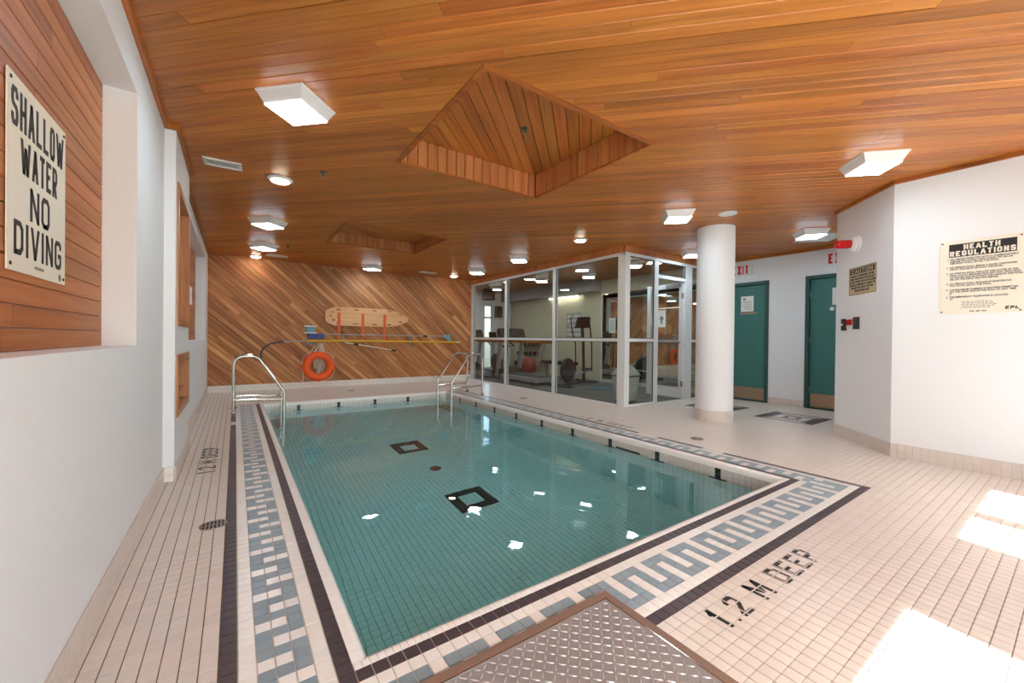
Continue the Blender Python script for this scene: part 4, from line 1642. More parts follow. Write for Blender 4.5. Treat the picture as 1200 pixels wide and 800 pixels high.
s = thing('call_point', 'small white emergency call plate with red centre between dark grey pads', 'call point', fn(.3, 1.2, 0))
mb = MB()
mb.prism([(.17, 1.225), (.43, 1.225), (.43, 1.345), (.17, 1.345)], lambda a, c, t: fn(a, c, t), 0, .008)
obj('back_plate', mb, M['white_metal'], s, fix=True)
for (a0, a1, c0, c1, mm_) in ((.155, .215, 1.205, 1.335, 'dark_plastic'), (.37, .437, 1.215, 1.345, 'dark_plastic')):
    mb = MB()
    mb.prism([(a0, c0), (a1, c0), (a1, c1), (a0, c1)], lambda a, c, t: fn(a, c, t), 0, .03)
    obj('side_pad', mb, M[mm_], s, fix=True, bevel=.004)
mb = MB()
mb.prism([(.235, 1.262), (.325, 1.262), (.325, 1.325), (.235, 1.325)], lambda a, c, t: fn(a, c, t), .008, .02)
obj('red_panel', mb, M['red_lens'], s, fix=True, bevel=.003)
mb = MB()
mb.lathe([(.012, 0), (.012, .012), (.004, .016)], fn(.185, 1.27, .03), 14, AD, (0, 0, 1), AN)
obj('button', mb, M['white_metal'], s, smooth=40, fix=True)
# light switch on the door wall
mb = MB()
mb.box(XD - .006, XD, 2.98, 3.05, 1.07, 1.13)
tag(obj('wall_switch', mb, M['white_metal'], bevel=.002), 'small white switch plate on the wall between the teal doors', 'switch')

# framed recesses on the white pier
for (z0, z1, lab) in ((1.14, 2.215, 'tall cedar-lined recess in the side of the white pier'), (.45, .92, 'short cedar-lined recess low on the side of the white pier')):
    t = thing('framed_recess', lab, 'wall recess', (XP, RY0, z0), group='cedar-lined recesses')
    w = .055
    for (y0, y1, q0, q1) in ((RY0, RY0 + w, z0, z1), (RY1 - w, RY1, z0, z1), (RY0 + w, RY1 - w, z0, z0 + w), (RY0 + w, RY1 - w, z1 - w, z1)):
        mb = MB()
        mb.box(XP - .11, XP + .012, y0, y1, q0, q1)
        obj('frame_board', mb, M['trim_z'], t, bevel=.002)
    mb = MB()
    mb.box(XP - .115, XP - .085, RY0 + w, RY1 - w, z0 + w, z1 - w)
    obj('back_panel', mb, M['niche'], t)
    if z0 < 1:
        mb = MB()
        mb.box(XP - .1, XP - .03, RY0 + w, RY1 - w, z0 + .15, z0 + .165)
        obj('shelf', mb, M['trim_z'], t)

# ------------------------------------------------------------------ pool ladders
def ladder(xd, xw, ys, label):
    sgn = 1 if xw > xd else -1
    t = thing('pool_ladder', label, 'pool ladder', (xd, ys[0], 0), group='pool ladders')
    for y in ys:
        path = fillet([(xd, y, 0), (xd, y, .787), (xd + sgn * .275, y, .787), (xw, y, .262), (xw, y, -.62), (xw - sgn * .05, y, -.95)], [.15, .14, .12, .1])
        mb = MB()
        mb.tube(path, .0205, 14)
        rail_ = obj('handrail', mb, M['chrome'], t, smooth=50)
        mb = MB()
        mb.tube([(xd, y, .178), (xw, y, .155)], .016, 10)
        obj('brace', mb, M['chrome'], t, smooth=50)
        mb = MB()
        mb.lathe([(.045, 0), (.045, .006), (.030, .016), (.024, .03)], (xd, y, 0), 20)
        obj('flange', mb, M['chrome'], t, smooth=40)
        mb = MB()
        mb.lathe([(.028, 0), (.028, .03), (.02, .035)], (xw - sgn * .022, y, -.93), 14, (0, 0, 1), (0, 1, 0), (-sgn, 0, 0))
        obj('wall_bumper', mb, M['rubber'], t, smooth=40)
    for z in (-.26, -.53, -.80):
        mb = MB()
        mb.box(min(xw, xw - sgn * .09), max(xw, xw - sgn * .09), ys[0] + .02, ys[1] - .02, z - .014, z + .014)
        obj('tread', mb, M['steel'], t, bevel=.005)
    return t


ladder(-.018, .595, (6.75, 7.20), 'steel pool ladder on the narrow side deck before the orange life ring')
ladder(3.878, 3.235, (6.605, 7.20), 'steel pool ladder at the deep corner beside the glazed wall')

# ------------------------------------------------------------------ rescue and cleaning gear on the diagonal boards
yw = YB
t = thing('life_ring', 'bright orange life ring hung low on the diagonal boards', 'life ring', (1.44, yw, .45))
mb = MB()
mb.tube([(1.44 + .232 * math.cos(a), yw - .125, .456 + .232 * math.sin(a)) for a in [2 * PI * k / 48 for k in range(48)]], .078, 18, closed=True)
obj('ring', mb, M['orange'], t, smooth=80)
mb = MB()
for q in range(4):
    a0 = PI / 4 + q * PI / 2
    a = [a0 + (k / 12 - .5) * 1.35 for k in range(13)]
    mb.tube([(1.44 + (.31 + .03 * math.cos((k / 12 - .5) * PI)) * math.cos(x), yw - .125, .456 + (.31 + .03 * math.cos((k / 12 - .5) * PI)) * math.sin(x)) for k, x in enumerate(a)], .005, 6)
obj('grab_line', mb, M['rope'], t, smooth=60)
t = thing('throw_rope', 'hank of white throw rope hanging behind the orange life ring', 'rope', (1.48, yw, 1.0))
rr = random.Random(8)
for k in range(9):
    x = 1.36 + .022 * k
    top = (1.50 + rr.uniform(-.03, .04), yw - .05, .95)
    lo = .16 + rr.uniform(0, .18) if k > 2 else .40
    mb = MB()
    pts = fillet([top, (x - .02, yw - .02 - .004 * (k % 3), .70), (x + rr.uniform(-.03, .02), yw - .018, lo), (x + .03, yw - .02, lo + .02), (x + .05, yw - .022, .66), (1.52, yw - .045, .94)], .05, 4)
    mb.tube(pts, .008, 6)
    obj('strand', mb, M['rope'], t, smooth=60)
mb = MB()
mb.tube(fillet([(1.44, yw - .04, .95), (1.27, yw - .03, .72), (1.17, yw - .02, .50), (1.16, yw - .02, .14)], .2, 6), .008, 6)
obj('strand', mb, M['rope'], t, smooth=60)
mb = MB()
for k in range(6):
    z = .84 + k * .018
    mb.tube([(1.475 + .045 * math.cos(a), yw - .05 + .03 * math.sin(a), z) for a in [2 * PI * j / 14 for j in range(14)]], .009, 6, closed=True)
obj('binding', mb, M['rope'], t, smooth=60)

# spine board: outline with hand holes
t = thing('spine_board', 'tan varnished plywood spine board hung flat on the diagonal boards', 'rescue board', (1.577, yw, 1.32))
cu = bpy.data.curves.new('board', 'CURVE')
cu.dimensions = '2D'
cu.fill_mode = 'BOTH'
cu.extrude = .009
cu.bevel_depth = .003


def spline(pts):
    sp_ = cu.splines.new('POLY')
    sp_.points.add(len(pts) - 1)
    for p, q in zip(sp_.points, pts):
        p.co = (q[0], q[1], 0, 1)
    sp_.use_cyclic_u = True


out = [(0, .11), (.02, .07), (.14, .012), (.18, 0), (1.28, .0), (1.5, .012), (1.78, .12), (1.81, .15), (1.81, .21), (1.78, .24), (1.5, .365), (1.28, .40), (.18, .40), (.14, .388), (.02, .33), (0, .29)]
spline(out)
holes = [(.10, .21, .03, .022), (.26, .345, .07, .022), (.26, .05, .07, .022), (.62, .355, .085, .018), (.62, .045, .085, .018), (1.02, .358, .075, .018), (1.02, .042, .075, .018), (1.36, .355, .07, .018), (1.36, .05, .07, .018), (.16, .12, .05, .02), (.14, .29, .03, .018), (1.62, .28, .05, .018), (1.62, .12, .05, .018)]
for (hx_, hz_, a, c) in holes:
    spline([(hx_ + a * math.cos(x) * .5 + (a * .5 if math.cos(x) > 0 else -a * .5) * .5, hz_ + c * math.sin(x)) for x in [-2 * PI * k / 16 for k in range(16)]])
cu.materials.append(M['board'])
o = curve_mesh('board', cu)
o.parent = t
o.rotation_euler = (PI / 2, 0, 0)
o.location = (0, -.048, 0)
for (x0, x1, z0, z1) in ((.05, 1.75, .18, .20),):
    pass
for z in (.085, .315):
    mb = MB()
    mb.box(1.577 + .30, 1.577 + 1.45, yw - .064, yw - .058, 1.32 + z - .006, 1.32 + z + .006)
    obj('runner', mb, M['board'], t)
for (x, tilt) in ((1.845, 0.0), (2.345, .0), (2.83, .005)):
    mb = MB()
    mb.box(x - .030, x + .030, yw - .070, yw - .066, 1.012, 1.60)
    mb.box(x - .032, x + .032, yw - .073, yw - .064, 1.18, 1.215)
    obj('strap', mb, M['strap'], t, bevel=.001)
for x in (1.70, 2.45, 3.2):
    mb = MB()
    mb.box(x - .02, x + .02, yw - .04, yw, 1.40, 1.44)
    obj('hanger_block', mb, M['dark_plastic'], t)

# shepherd's crook on a long yellow pole
t = thing('rescue_crook', 'long yellow rescue pole with a dark curved crook at one end', 'rescue pole', (1.26, yw, .985))
mb = MB()
mb.tube([(1.23, yw - .09, .99), (2.9, yw - .09, .985), (4.66, yw - .09, .972)], .019, 12)
obj('pole', mb, M['yellow'], t, smooth=50)
mb = MB()
mb.tube([(4.66, yw - .09, .972), (4.74, yw - .09, .971)], .02, 12)
obj('end_cap', mb, M['white_metal'], t, smooth=50)
mb = MB()
mb.tube(fillet([(.415, yw - .09, .53), (.415, yw - .09, .80), (.56, yw - .09, .93), (.80, yw - .09, .962)], [.22, .25], 8), .016, 10)
obj('crook', mb, M['navy'], t, smooth=50)
mb = MB()
mb.tube([(.78, yw - .09, .962), (1.25, yw - .09, .99)], .013, 10)
obj('crook_shank', mb, M['silver'], t, smooth=50)
# vacuum pole above it
t = thing('cleaning_pole', 'thin silver cleaning pole with a blue head above the yellow rescue pole', 'cleaning pole', (1.3, yw, 1.1))
mb = MB()
mb.tube([(1.5, yw - .09, 1.128), (4.30, yw - .09, 1.118)], .012, 10)
obj('pole', mb, M['silver'], t, smooth=50)
mb = MB()
mb.tube([(3.76, yw - .09, 1.12), (3.86, yw - .09, 1.12)], .024, 10)
obj('clamp', mb, M['dark_plastic'], t, smooth=50)
mb = MB()
mb.prism([(4.26, 1.13), (4.30, 1.148), (4.48, 1.17), (4.48, .99), (4.42, 1.0), (4.36, 1.07), (4.28, 1.10)], lambda x, z, d: (x, yw - d, z), .075, .105)
obj('brush_head', mb, M['pale_blue'], t, fix=True, bevel=.004)
mb = MB()
mb.box(1.235, 1.55, yw - .12, yw - .02, 1.03, 1.135)
obj('vacuum_head', mb, M['blue'], t, bevel=.012)
# pale blue scrub brush pinned above
t = thing('scrub_brush', 'pale blue scrub brush with white bristle strips above the blue head', 'brush', (1.33, yw, 1.16))
mb = MB()
mb.box(1.205, 1.375, yw - .05, yw - .012, 1.17, 1.285)
obj('brush_block', mb, M['pale_blue'], t, bevel=.006)
for z in (1.155, 1.292):
    mb = MB()
    mb.box(1.17, 1.41, yw - .06, yw - .012, z - .012, z + .010)
    obj('bristle_strip', mb, M['white_metal'], t, bevel=.003)
mb = MB()
mb.tube([(1.25, yw - .03, 1.285), (1.25, yw - .03, 1.345), (1.33, yw - .03, 1.345), (1.33, yw - .03, 1.285)], .007, 8)
obj('wire_loop', mb, M['silver'], t, smooth=50)
mb = MB()
mb.box(1.215, 1.345, yw - .04, yw - .001, .905, .945)
tag(obj('brush_holder', mb, M['pale_blue'], bevel=.005), 'small pale blue holder under the yellow pole beside the rope', 'brush')
# short grabber pole hung aslant
t = thing('short_pole', 'short white pole with black grips slanting below the yellow pole', 'cleaning pole', (2.0, yw, .9))
mb = MB()
mb.tube([(1.98, yw - .03, .955), (3.05, yw - .03, .775)], .011, 10)
obj('pole', mb, M['white_metal'], t, smooth=50)
for (a, c) in ((.17, .26), (.955, 1.05)):
    mb = MB()
    mb.tube([(1.98 + 1.07 * a, yw - .03, .955 - .18 * a), (1.98 + 1.07 * c, yw - .03, .955 - .18 * c)], .018, 10)
    obj('grip', mb, M['rubber'], t, smooth=50)
# wall brackets
for (x, z0, z1, lab) in ((3.455, .83, 1.14, 'teal wall bracket holding the poles near their brush end'), (1.93, .95, 1.14, 'teal wall bracket holding the poles under the first orange strap')):
    t = thing('pole_bracket', lab, 'bracket', (x, yw, z0), group='pole brackets')
    mb = MB()
    mb.box(x - .014, x + .014, yw - .012, yw, z0, z1)
    obj('plate', mb, M['pale_blue'], t)
    for z in (1.098, .957):
        mb = MB()
        mb.tube([(x, yw, z - .004), (x, yw - .12, z - .004), (x, yw - .12, z + .03)], .006, 8)
        obj('hook', mb, M['pale_blue'], t, smooth=50)

# ------------------------------------------------------------------ floor drains and hatch
def drain(label, x, y, r):
    t = thing('floor_drain', label, 'floor drain', (x, y, 0), 0, 'floor drains')
    mb = MB()
    mb.tube([(r * math.cos(a), r * math.sin(a), .0015) for a in [2 * PI * k / 28 for k in range(28)]], .004, 6, closed=True)
    obj('rim', mb, M['steel'], t, world=False, smooth=60)
    mb = MB()
    mb.lathe([(r, .0004), (r, .0012)], (0, 0, 0), 28)
    obj('sump', mb, M['rubber'], t, world=False)
    n = 7
    for k in range(n):
        s_ = -r + 2 * r * (k + .5) / n
        h = math.sqrt(max(r * r - s_ * s_, 0)) - .003
        mb = MB()
        mb.box(s_ - .0045, s_ + .0045, -h, h, .001, .0035)
        obj('grate_bar', mb, M['steel'], t, world=False)
    mb = MB()
    mb.box(-r + .006, r - .006, -.004, .004, .001, .0036)
    obj('grate_bar', mb, M['steel'], t, world=False)
    return t


d0 = drain('round metal floor drain on the narrow side deck by the dark tile line', -.096, 2.805, .062)
dup(d0, (4.163, 2.449, 0), 'round metal floor drain on the deck in front of the column', .4)
dup(d0, (4.30, 5.85, 0), 'round metal floor drain on the deck before the glazed gym wall', .9)
dup(d0, (1.92, 8.45, 0), 'round metal floor drain on the deck below the spine board', .2)

hx0, hx1, hy0_, hy1_ = .30, 1.288, .18, 1.158
t = thing('floor_hatch', 'tread-plate floor hatch in a brown metal frame at the pool corner', 'hatch', ((hx0 + hx1) / 2, (hy0_ + hy1_) / 2, 0))
fw = .036
for (x0, x1, y0, y1) in ((hx0, hx1, hy1_ - fw, hy1_), (hx0, hx1, hy0_, hy0_ + fw), (hx0, hx0 + fw, hy0_ + fw, hy1_ - fw), (hx1 - fw, hx1, hy0_ + fw, hy1_ - fw)):
    mb = MB()
    mb.box(x0, x1, y0, y1, 0, .014)
    obj('frame_bar', mb, M['bronze'], t, bevel=.002)
mb = MB()
g_ = .004
for (x0, x1, y0, y1) in ((hx0 + fw, hx1 - fw, hy1_ - fw - g_, hy1_ - fw), (hx1 - fw - g_, hx1 - fw, hy0_ + fw, hy1_ - fw)):
    mb.box(x0, x1, y0, y1, .002, .0135)
obj('edge_strip', mb, M['chrome'], t)
mb = MB()
mb.box(hx0 + fw, hx1 - fw - g_, hy0_ + fw, hy1_ - fw - g_, 0, .0105)
obj('cover_plate', mb, M['plate'], t)
mb = MB()
st = .0265
nx_, ny_ = int((hx1 - hx0 - 2 * fw) / st), int((hy1_ - hy0_ - 2 * fw) / st)
for i in range(nx_):
    for j in range(ny_):
        x, y = hx0 + fw + .014 + i * st, hy0_ + fw + .012 + j * st
        a = PI / 4 if (i + j) % 2 else -PI / 4
        ca_, sa_ = math.cos(a), math.sin(a)
        L_, w_ = .0155, .0036
        P = [(-L_, 0, 0), (0, -w_, 0), (L_, 0, 0), (0, w_, 0), (-L_ * .55, 0, .0022), (0, -w_ * .4, .0026), (L_ * .55, 0, .0022), (0, w_ * .4, .0026)]
        mb.add([(x + p[0] * ca_ - p[1] * sa_, y + p[0] * sa_ + p[1] * ca_, .0105 + p[2]) for p in P],
               [(0, 1, 5, 4), (1, 2, 6, 5), (2, 3, 7, 6), (3, 0, 4, 7), (4, 5, 6, 7)])
obj('tread_bar', mb, M['plate_bar'], t, kind='stuff')

# ------------------------------------------------------------------ the gym behind the glass
b = MB()
b.box(XG + .05, XD + .2, YG + .05, GYMY + .1, -.02, .002)
struct('floor_gym', b, M['gym_floor'], 'grey-green rubber floor of the gym behind the glass')
b = MB()
b.box(GYMX, GYMX + .15, YG + .1, 7.2, 0, ZC + .1)
b.box(GYMX, GYMX + .15, 7.2, GYMY + .1, 0, ZC + .1)
struct('wall_gym_side', b, M['gym_wall'], 'lime-cream gym wall carrying the exercise poster')
b = MB()
GW0, GW1, GZ0, GZ1 = 6.68, 7.00, .10, 2.18
b.box(XG - .1, GW0, GYMY, GYMY + .15, 0, ZC + .1)
b.box(GW1, GYMX + .1, GYMY, GYMY + .15, 0, ZC + .1)
b.box(GW0, GW1, GYMY, GYMY + .15, GZ1, ZC + .1)
b.box(GW0, GW1, GYMY, GYMY + .15, 0, GZ0)
b.box(XG - .05, XG + .05, YB + .01, GYMY, 0, ZC + .1)
struct('wall_gym_end', b, M['wall'], 'white end wall of the gym with a narrow window')
b = MB()
for (x0, x1, z0, z1) in ((GW0, GW0 + .04, GZ0, GZ1), (GW1 - .04, GW1, GZ0, GZ1), (GW0, GW1, GZ0, GZ0 + .04), (GW0, GW1, GZ1 - .04, GZ1), (GW0, GW1, 1.74, 1.80)):
    b.box(x0, x1, GYMY + .03, GYMY + .08, z0, z1)
w = struct('window_7', b, M['alu'], 'narrow daylight window at the end of the gym')
mb = MB()
mb.box(GW0 + .04, GW1 - .04, GYMY + .05, GYMY + .056, GZ0 + .04, GZ1 - .04)
obj('pane', mb, M['glass'], w)
b = MB()
b.box(GYMX - .42, GYMX, 7.2, GYMY, 2.30, ZC)
struct('soffit_gym', b, M['gym_grey'], 'grey boxed soffit along the gym wall')
t = thing('cove_light', 'thin tube light under the grey gym soffit', 'lamp', (GYMX - .12, 8.5, 2.28))
mb = MB()
mb.box(GYMX - .14, GYMX - .08, 7.9, 9.2, 2.27, 2.30)
obj('batten', mb, M['white_metal'], t)
mb = MB()
mb.tube([(GYMX - .11, 7.95, 2.255), (GYMX - .11, 9.15, 2.255)], .013, 10)
obj('tube', mb, plain('lit_tube', (1, 1, 1, 1), .4, emit=(1, .98, .9, 1), estr=6.0), t, smooth=50)
b = MB()
b.box(GYMX - .012, GYMX - .002, 4.45, 7.16, .10, 2.25)
t = thing('wall_mirror', 'large wall mirror behind the open gym door', 'mirror', (GYMX, 5.8, .1))
obj('mirror_glass', b, M['mirror'], t)
mb = MB()
mb.box(GYMX - .02, GYMX, 7.15, 7.185, 0, 2.56)
obj('edge_bead', mb, M['white_metal'], t)
# lamps in the gym
for (x, y, lab) in ((6.30, 7.86, 'square gym ceiling light seen through the second pane of glazing'), (6.73, 6.66, 'square gym ceiling light above the elliptical trainer'), (6.43, 5.13, 'square gym ceiling light inside the glazed corner'), (6.3, 10.0, 'square gym ceiling light near the narrow window')):
    dup(lamp0, (x, y, ZC), lab)
# wooden rail behind the glass
t = thing('wooden_rail', 'narrow varnished wooden rail inside the gym glazing', 'rail', (XG + .1, 7.5, .97))
mb = MB()
mb.box(XG + .06, XG + .10, 6.1, 9.15, .985, 1.04)
obj('rail_board', mb, M['ceil'], t, bevel=.004)

# poster on the cream wall
t = thing('exercise_poster', 'grey exercise chart poster on the cream gym wall', 'poster', (GYMX, 8.2, 1.14))
mb = MB()
mb.box(GYMX - .012, GYMX, 7.92, 8.50, 1.10, 1.81)
obj('poster_sheet', mb, M['gym_grey'], t)
mb = MB()
for r in range(5):
    for k in range(6):
        if (r, k) in ((0, 3), (2, 5)):
            continue
        y, z = 7.96 + k * .088, 1.68 - r * .125
        mb.box(GYMX - .014, GYMX - .012, y, y + .06, z, z + .08)
obj('poster_print', mb, M['paper'], t)
# sheets added on the mirror in place of reflected papers
for (y0, y1, z0, z1, lab) in ((6.72, 6.92, 1.25, 1.62, 'white sheet added on the gym mirror in place of a reflected paper'), (6.35, 6.62, 1.5, 2.0, 'white sheet with grey print added on the gym mirror for a reflected notice')):
    t = thing('reflection_sheet', lab, 'notice', (GYMX - .014, y0, z0))
    mb = MB()
    mb.box(GYMX - .02, GYMX - .014, y0, y1, z0, z1)
    obj('sheet', mb, M['paper'], t)
    mb = MB()
    for k in range(6):
        z = z1 - .06 - k * (z1 - z0 - .1) / 6
        mb.box(GYMX - .0205, GYMX - .0198, y0 + .03, y1 - .03, z - .012, z)
    obj('notice_print', mb, M['grey_print'], t)

# treadmill
def treadmill(label, loc, rz):
    t = thing('treadmill', label, 'treadmill', loc, rz, 'treadmills in the gym')
    mb = MB()
    mb.box(-.36, .36, -.95, .75, .06, .17)
    obj('deck', mb, M['silver'], t, world=False, bevel=.02)
    mb = MB()
    mb.box(-.25, .25, -.93, .55, .165, .178)
    obj('belt', mb, M['rubber'], t, world=False)
    mb = MB()
    mb.prism([(.45, .06), (.95, .06), (1.0, .16), (.85, .34), (.55, .30)], lambda a, z, x: (x, a, z), -.36, .36)
    obj('motor_hood', mb, M['dark_plastic'], t, world=False, fix=True, bevel=.02)
    for s_ in (-1, 1):
        mb = MB()
        mb.prism([(.62, .1), (.78, .1), (.60, 1.08), (.48, 1.08)], lambda a, z, x: (x, a, z), s_ * .34 - .03, s_ * .34 + .03)
        obj('upright', mb, M['silver'], t, world=False, fix=True, bevel=.008)
        mb = MB()
        mb.tube(fillet([(s_ * .34, .54, 1.0), (s_ * .34, .1, .98), (s_ * .34, -.05, .90)], .08, 5), .02, 10)
        obj('handrail', mb, M['rubber'], t, world=False, smooth=50)
        mb = MB()
        mb.box(s_ * .3 - .05, s_ * .3 + .05, -.92, -.84, .002, .06)
        obj('foot', mb, M['rubber'], t, world=False)
    mb = MB()
    mb.prism([(.40, 1.0), (.62, 1.04), (.68, 1.28), (.60, 1.36), (.52, 1.30)], lambda a, z, x: (x, a, z), -.40, .40)
    c = obj('console', mb, M['dark_plastic'], t, world=False, fix=True, bevel=.02)
    mb = MB()
    mb.prism([(.425, 1.06), (.535, 1.285), (.530, 1.287), (.420, 1.062)], lambda a, z, x: (x, a, z), -.16, .16)
    obj('display', mb, M['screen'], c, world=False, fix=True)
    return t


tm = treadmill('dark treadmill with silver deck just behind the middle gym pane', (6.02, 8.2, 0), 0)
dup(tm, (5.95, 10.30, 0), 'dark treadmill deeper in the gym, before the narrow window')

# elliptical trainer
t = thing('elliptical_trainer', 'black elliptical trainer with tall moving arms before the cream gym wall', 'exercise machine', (6.75, 7.05, 0), math.radians(-70))
mb = MB()
mb.tube(fillet([(-.28, .65, .04), (-.28, .55, .05), (0, .5, .05), (0, -.75, .05), (.28, -.8, .04)], .05, 4), .03, 8)
mb.tube([(-.28, .62, .034), (.28, .62, .034)], .03, 8)
mb.tube([(-.28, -.78, .034), (.28, -.78, .034)], .03, 8)
obj('base_frame', mb, M['dark_plastic'], t, world=False, smooth=50)
mb = MB()
mb.lathe([(.05, -.06), (.27, -.05), (.29, 0), (.27, .05), (.05, .06)], (0, -.45, .36), 28, (0, 1, 0), (0, 0, 1), (1, 0, 0))
obj('flywheel_housing', mb, M['dark_plastic'], t, world=False, smooth=50)
mb = MB()
mb.tube([(0, .42, .05), (0, .36, 1.0), (0, .30, 1.40)], .035, 10)
obj('mast', mb, M['dark_plastic'], t, world=False, smooth=50)
mb = MB()
mb.prism([(.20, 1.36), (.36, 1.36), (.42, 1.62), (.36, 1.64)], lambda a, z, x: (x, a, z), -.17, .17)
obj('console', mb, M['screen'], t, world=False, fix=True, bevel=.012)
for s_ in (-1, 1):
    mb = MB()
    mb.tube(fillet([(s_ * .22, .40, .30), (s_ * .22, .38, .95), (s_ * .25, .22, 1.35), (s_ * .24, .14, 1.62)], .15, 5), .017, 8)
    obj('arm', mb, M['rubber'], t, world=False, smooth=50)
    mb = MB()
    mb.tube([(s_ * .2, .40, .30 + .05 * s_), (s_ * .16, -.40, .36 - .12 * s_)], .022, 8)
    obj('pedal_bar', mb, M['silver'], t, world=False, smooth=50)
    mb = MB()
    mb.box(s_ * .2 - .07, s_ * .2 + .07, -.05, .28, .33 + .03 * s_, .36 + .03 * s_)
    obj('pedal', mb, M['rubber'], t, world=False, bevel=.01)

# exercise bike
def bike(label, loc, rz):
    t = thing('exercise_bike', label, 'exercise machine', loc, rz)
    mb = MB()
    mb.tube([(0, -.5, .05), (0, .5, .05)], .03, 8)
    mb.tube([(-.25, .5, .034), (.25, .5, .034)], .03, 8)
    mb.tube([(-.25, -.5, .034), (.25, -.5, .034)], .03, 8)
    mb.tube([(0, -.1, .1), (0, -.25, .80)], .032, 10)
    obj('frame', mb, M['silver'], t, world=False, smooth=50)
    mb = MB()
    mb.lathe([(.04, -.07), (.26, -.06), (.28, 0), (.26, .06), (.04, .07)], (0, .25, .34), 26, (0, 1, 0), (0, 0, 1), (1, 0, 0))
    obj('flywheel_housing', mb, M['dark_plastic'], t, world=False, smooth=50)
    mb = MB()
    mb.prism([(-.40, .82), (-.36, .88), (-.12, .86), (-.08, .82)], lambda a, z, x: (x, a, z), -.11, .11)
    obj('saddle', mb, M['rubber'], t, world=False, fix=True, bevel=.03)
    mb = MB()
    mb.tube([(0, .40, .1), (0, .48, 1.10)], .03, 10)
    obj('mast', mb, M['silver'], t, world=False, smooth=50)
    mb = MB()
    mb.tube(fillet([(-.22, .2, 1.02), (-.22, .42, 1.06), (.22, .42, 1.06), (.22, .2, 1.02)], .06, 5), .016, 8)
    obj('handlebar', mb, M['rubber'], t, world=False, smooth=50)
    mb = MB()
    mb.prism([(.40, 1.08), (.50, 1.10), (.55, 1.28), (.49, 1.30)], lambda a, z, x: (x, a, z), -.13, .13)
    obj('console', mb, M['screen'], t, world=False, fix=True, bevel=.012)
    return t


bk = bike('dark exercise bike at the far end of the gym beside the dumbbell rack', (6.88, 10.60, 0), 0)

# weight bench with red ball near the cream wall
t = thing('weight_bench', 'black padded bench low in front of the cream gym wall', 'bench', (7.28, 8.30, 0), 0)
mb = MB()
mb.box(-.15, .15, -.62, .62, .40, .48)
obj('pad', mb, M['rubber'], t, world=False, bevel=.025)
for y in (-.5, .5):
    mb = MB()
    mb.tube(fillet([(-.22, y, .02), (-.03, y, .06), (-.03, y, .40)], .04, 4), .022, 8)
    mb.tube(fillet([(.22, y, .02), (.03, y, .06), (.03, y, .40)], .04, 4), .022, 8)
    obj('leg', mb, M['silver'], t, world=False, smooth=50)
mb = MB()
r = .27
prof = [(max(.001, r * math.sin(PI * k / 18)), -r * math.cos(PI * k / 18)) for k in range(19)]
mb.lathe(prof, (6.98, 9.30, r + .003), 28)
tag(obj('exercise_ball', mb, M['red_ball'], smooth=80), 'maroon exercise ball on the gym floor beyond the bench', 'ball')

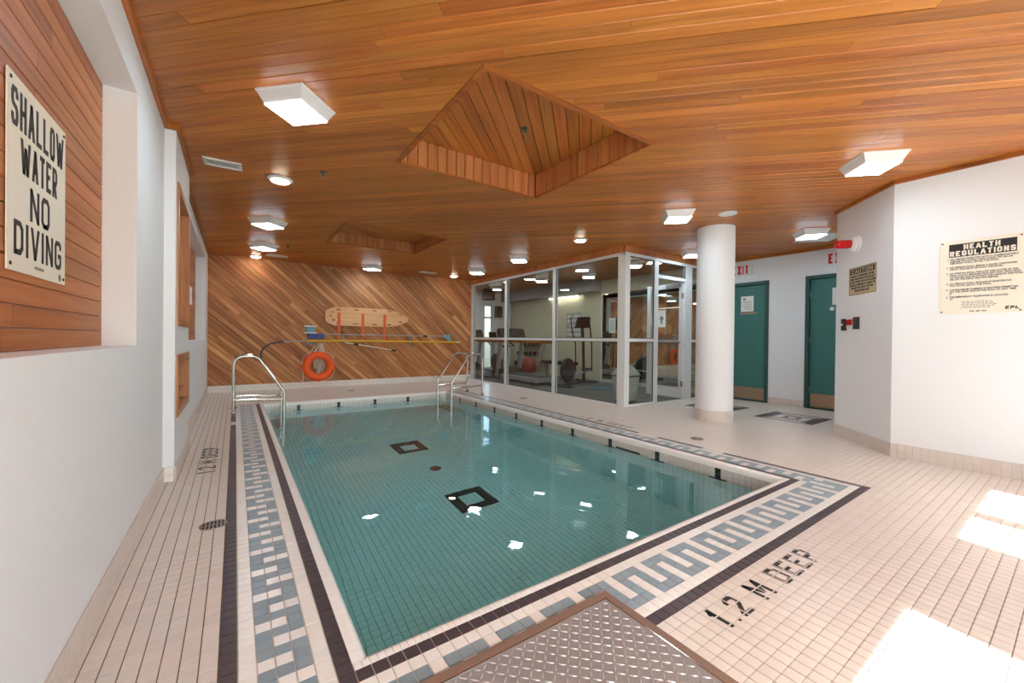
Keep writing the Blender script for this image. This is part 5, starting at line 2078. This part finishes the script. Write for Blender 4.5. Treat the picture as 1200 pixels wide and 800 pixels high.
# dumbbell rack with its weights
t = thing('dumbbell_rack', 'three-tier dumbbell rack against the cream gym wall', 'rack', (7.55, 10.0, 0))
for y in (9.45, 10.55):
    mb = MB()
    mb.prism([(7.30, .003), (7.42, .003), (7.72, 1.0), (7.62, 1.0)], lambda x, z, d: (x, d, z), y - .03, y + .03)
    obj('side_frame', mb, M['silver'], t, fix=True)
dl = None
for k, z in enumerate((.28, .58, .88)):
    xs_ = 7.36 + .11 * k
    mb = MB()
    mb.box(xs_ - .03, xs_ + .14, 9.45, 10.55, z - .015, z)
    obj('shelf', mb, M['dark_plastic'], t)
    for q in range(5):
        y = 9.58 + q * .21
        if dl is None:
            d = thing('dumbbell', 'x', 'dumbbell', (xs_ + .05, y, z + .062), 0, 'dumbbells on the gym rack')
            mb = MB()
            mb.tube([(-.05, 0, 0), (.05, 0, 0)], .016, 8)
            obj('handle', mb, M['chrome'], d, world=False, smooth=50)
            for s_ in (-1, 1):
                mb = MB()
                mb.lathe([(.045, 0), (.06, .012), (.06, .05), (.045, .062)], (s_ * .05, 0, 0), 6, (0, 1, 0), (0, 0, 1), (s_, 0, 0))
                obj('weight_head', mb, M['rubber'], d, world=False, fix=True)
            dl = d
        else:
            d = dup(dl, (xs_ + .05, y, z + .062), 'x')
        d['label'] = 'black dumbbell on the %s tier of the gym rack, %s from the mirror end' % (('lowest', 'middle', 'top')[k], ('first', 'second', 'third', 'fourth', 'fifth')[q])

# television, speaker, bin, mat
t = thing('television', 'small black television on a ceiling bracket in the gym corner', 'television', (5.57, 9.2, 2.1), math.radians(-25))
mb = MB()
mb.box(-.17, .17, -.02, .05, .0, .27)
obj('cabinet', mb, M['dark_plastic'], t, world=False, bevel=.01)
mb = MB()
mb.box(-.15, .15, -.024, -.018, .025, .25)
obj('screen', mb, M['screen'], t, world=False)
mb = MB()
mb.tube([(0, .05, .2), (0, .16, .26), (0, .16, .480)], .018, 8)
mb.box(-.12, .12, .02, .22, .28, .31)
mb.tube([(-.12, .10, .3), (-.05, .05, .38), (.08, .05, .34), (.12, .10, .27)], .01, 6)
obj('bracket', mb, M['rubber'], t, world=False, smooth=50)
mb = MB()
mb.box(7.07, 7.30, GYMY - .14, GYMY, 1.78, 2.15)
tag(obj('wall_speaker', mb, M['dark_plastic'], bevel=.01), 'dark grey wall speaker beside the narrow gym window', 'speaker')
t = thing('waste_bin', 'light grey waste bin with a domed lid inside the glazed corner', 'bin', (5.72, 4.72, 0))
mb = MB()
mb.frustum((5.72, 4.72), .135, .135, .003, (5.72, 4.72), .175, .175, .45)
obj('bin_body', mb, M['grey_plastic'], t, fix=True, bevel=.015)
mb = MB()
mb.frustum((5.72, 4.72), .185, .185, .448, (5.72, 4.72), .185, .185, .475)
mb.frustum((5.72, 4.72), .18, .18, .475, (5.72, 4.72), .09, .09, .62)
obj('lid', mb, M['grey_plastic'], t, fix=True, bevel=.012)
mb = MB()
mb.frustum((5.72, 4.72), .177, .177, .43, (5.72, 4.72), .177, .177, .449)
obj('liner_rim', mb, M['rubber'], t, fix=True)
mb = MB()
mb.box(6.35, 7.4, 5.9, 6.5, .002, .014)
tag(obj('floor_mat', mb, M['gym_mat'], bevel=.004), 'blue-grey exercise mat on the gym floor', 'mat')
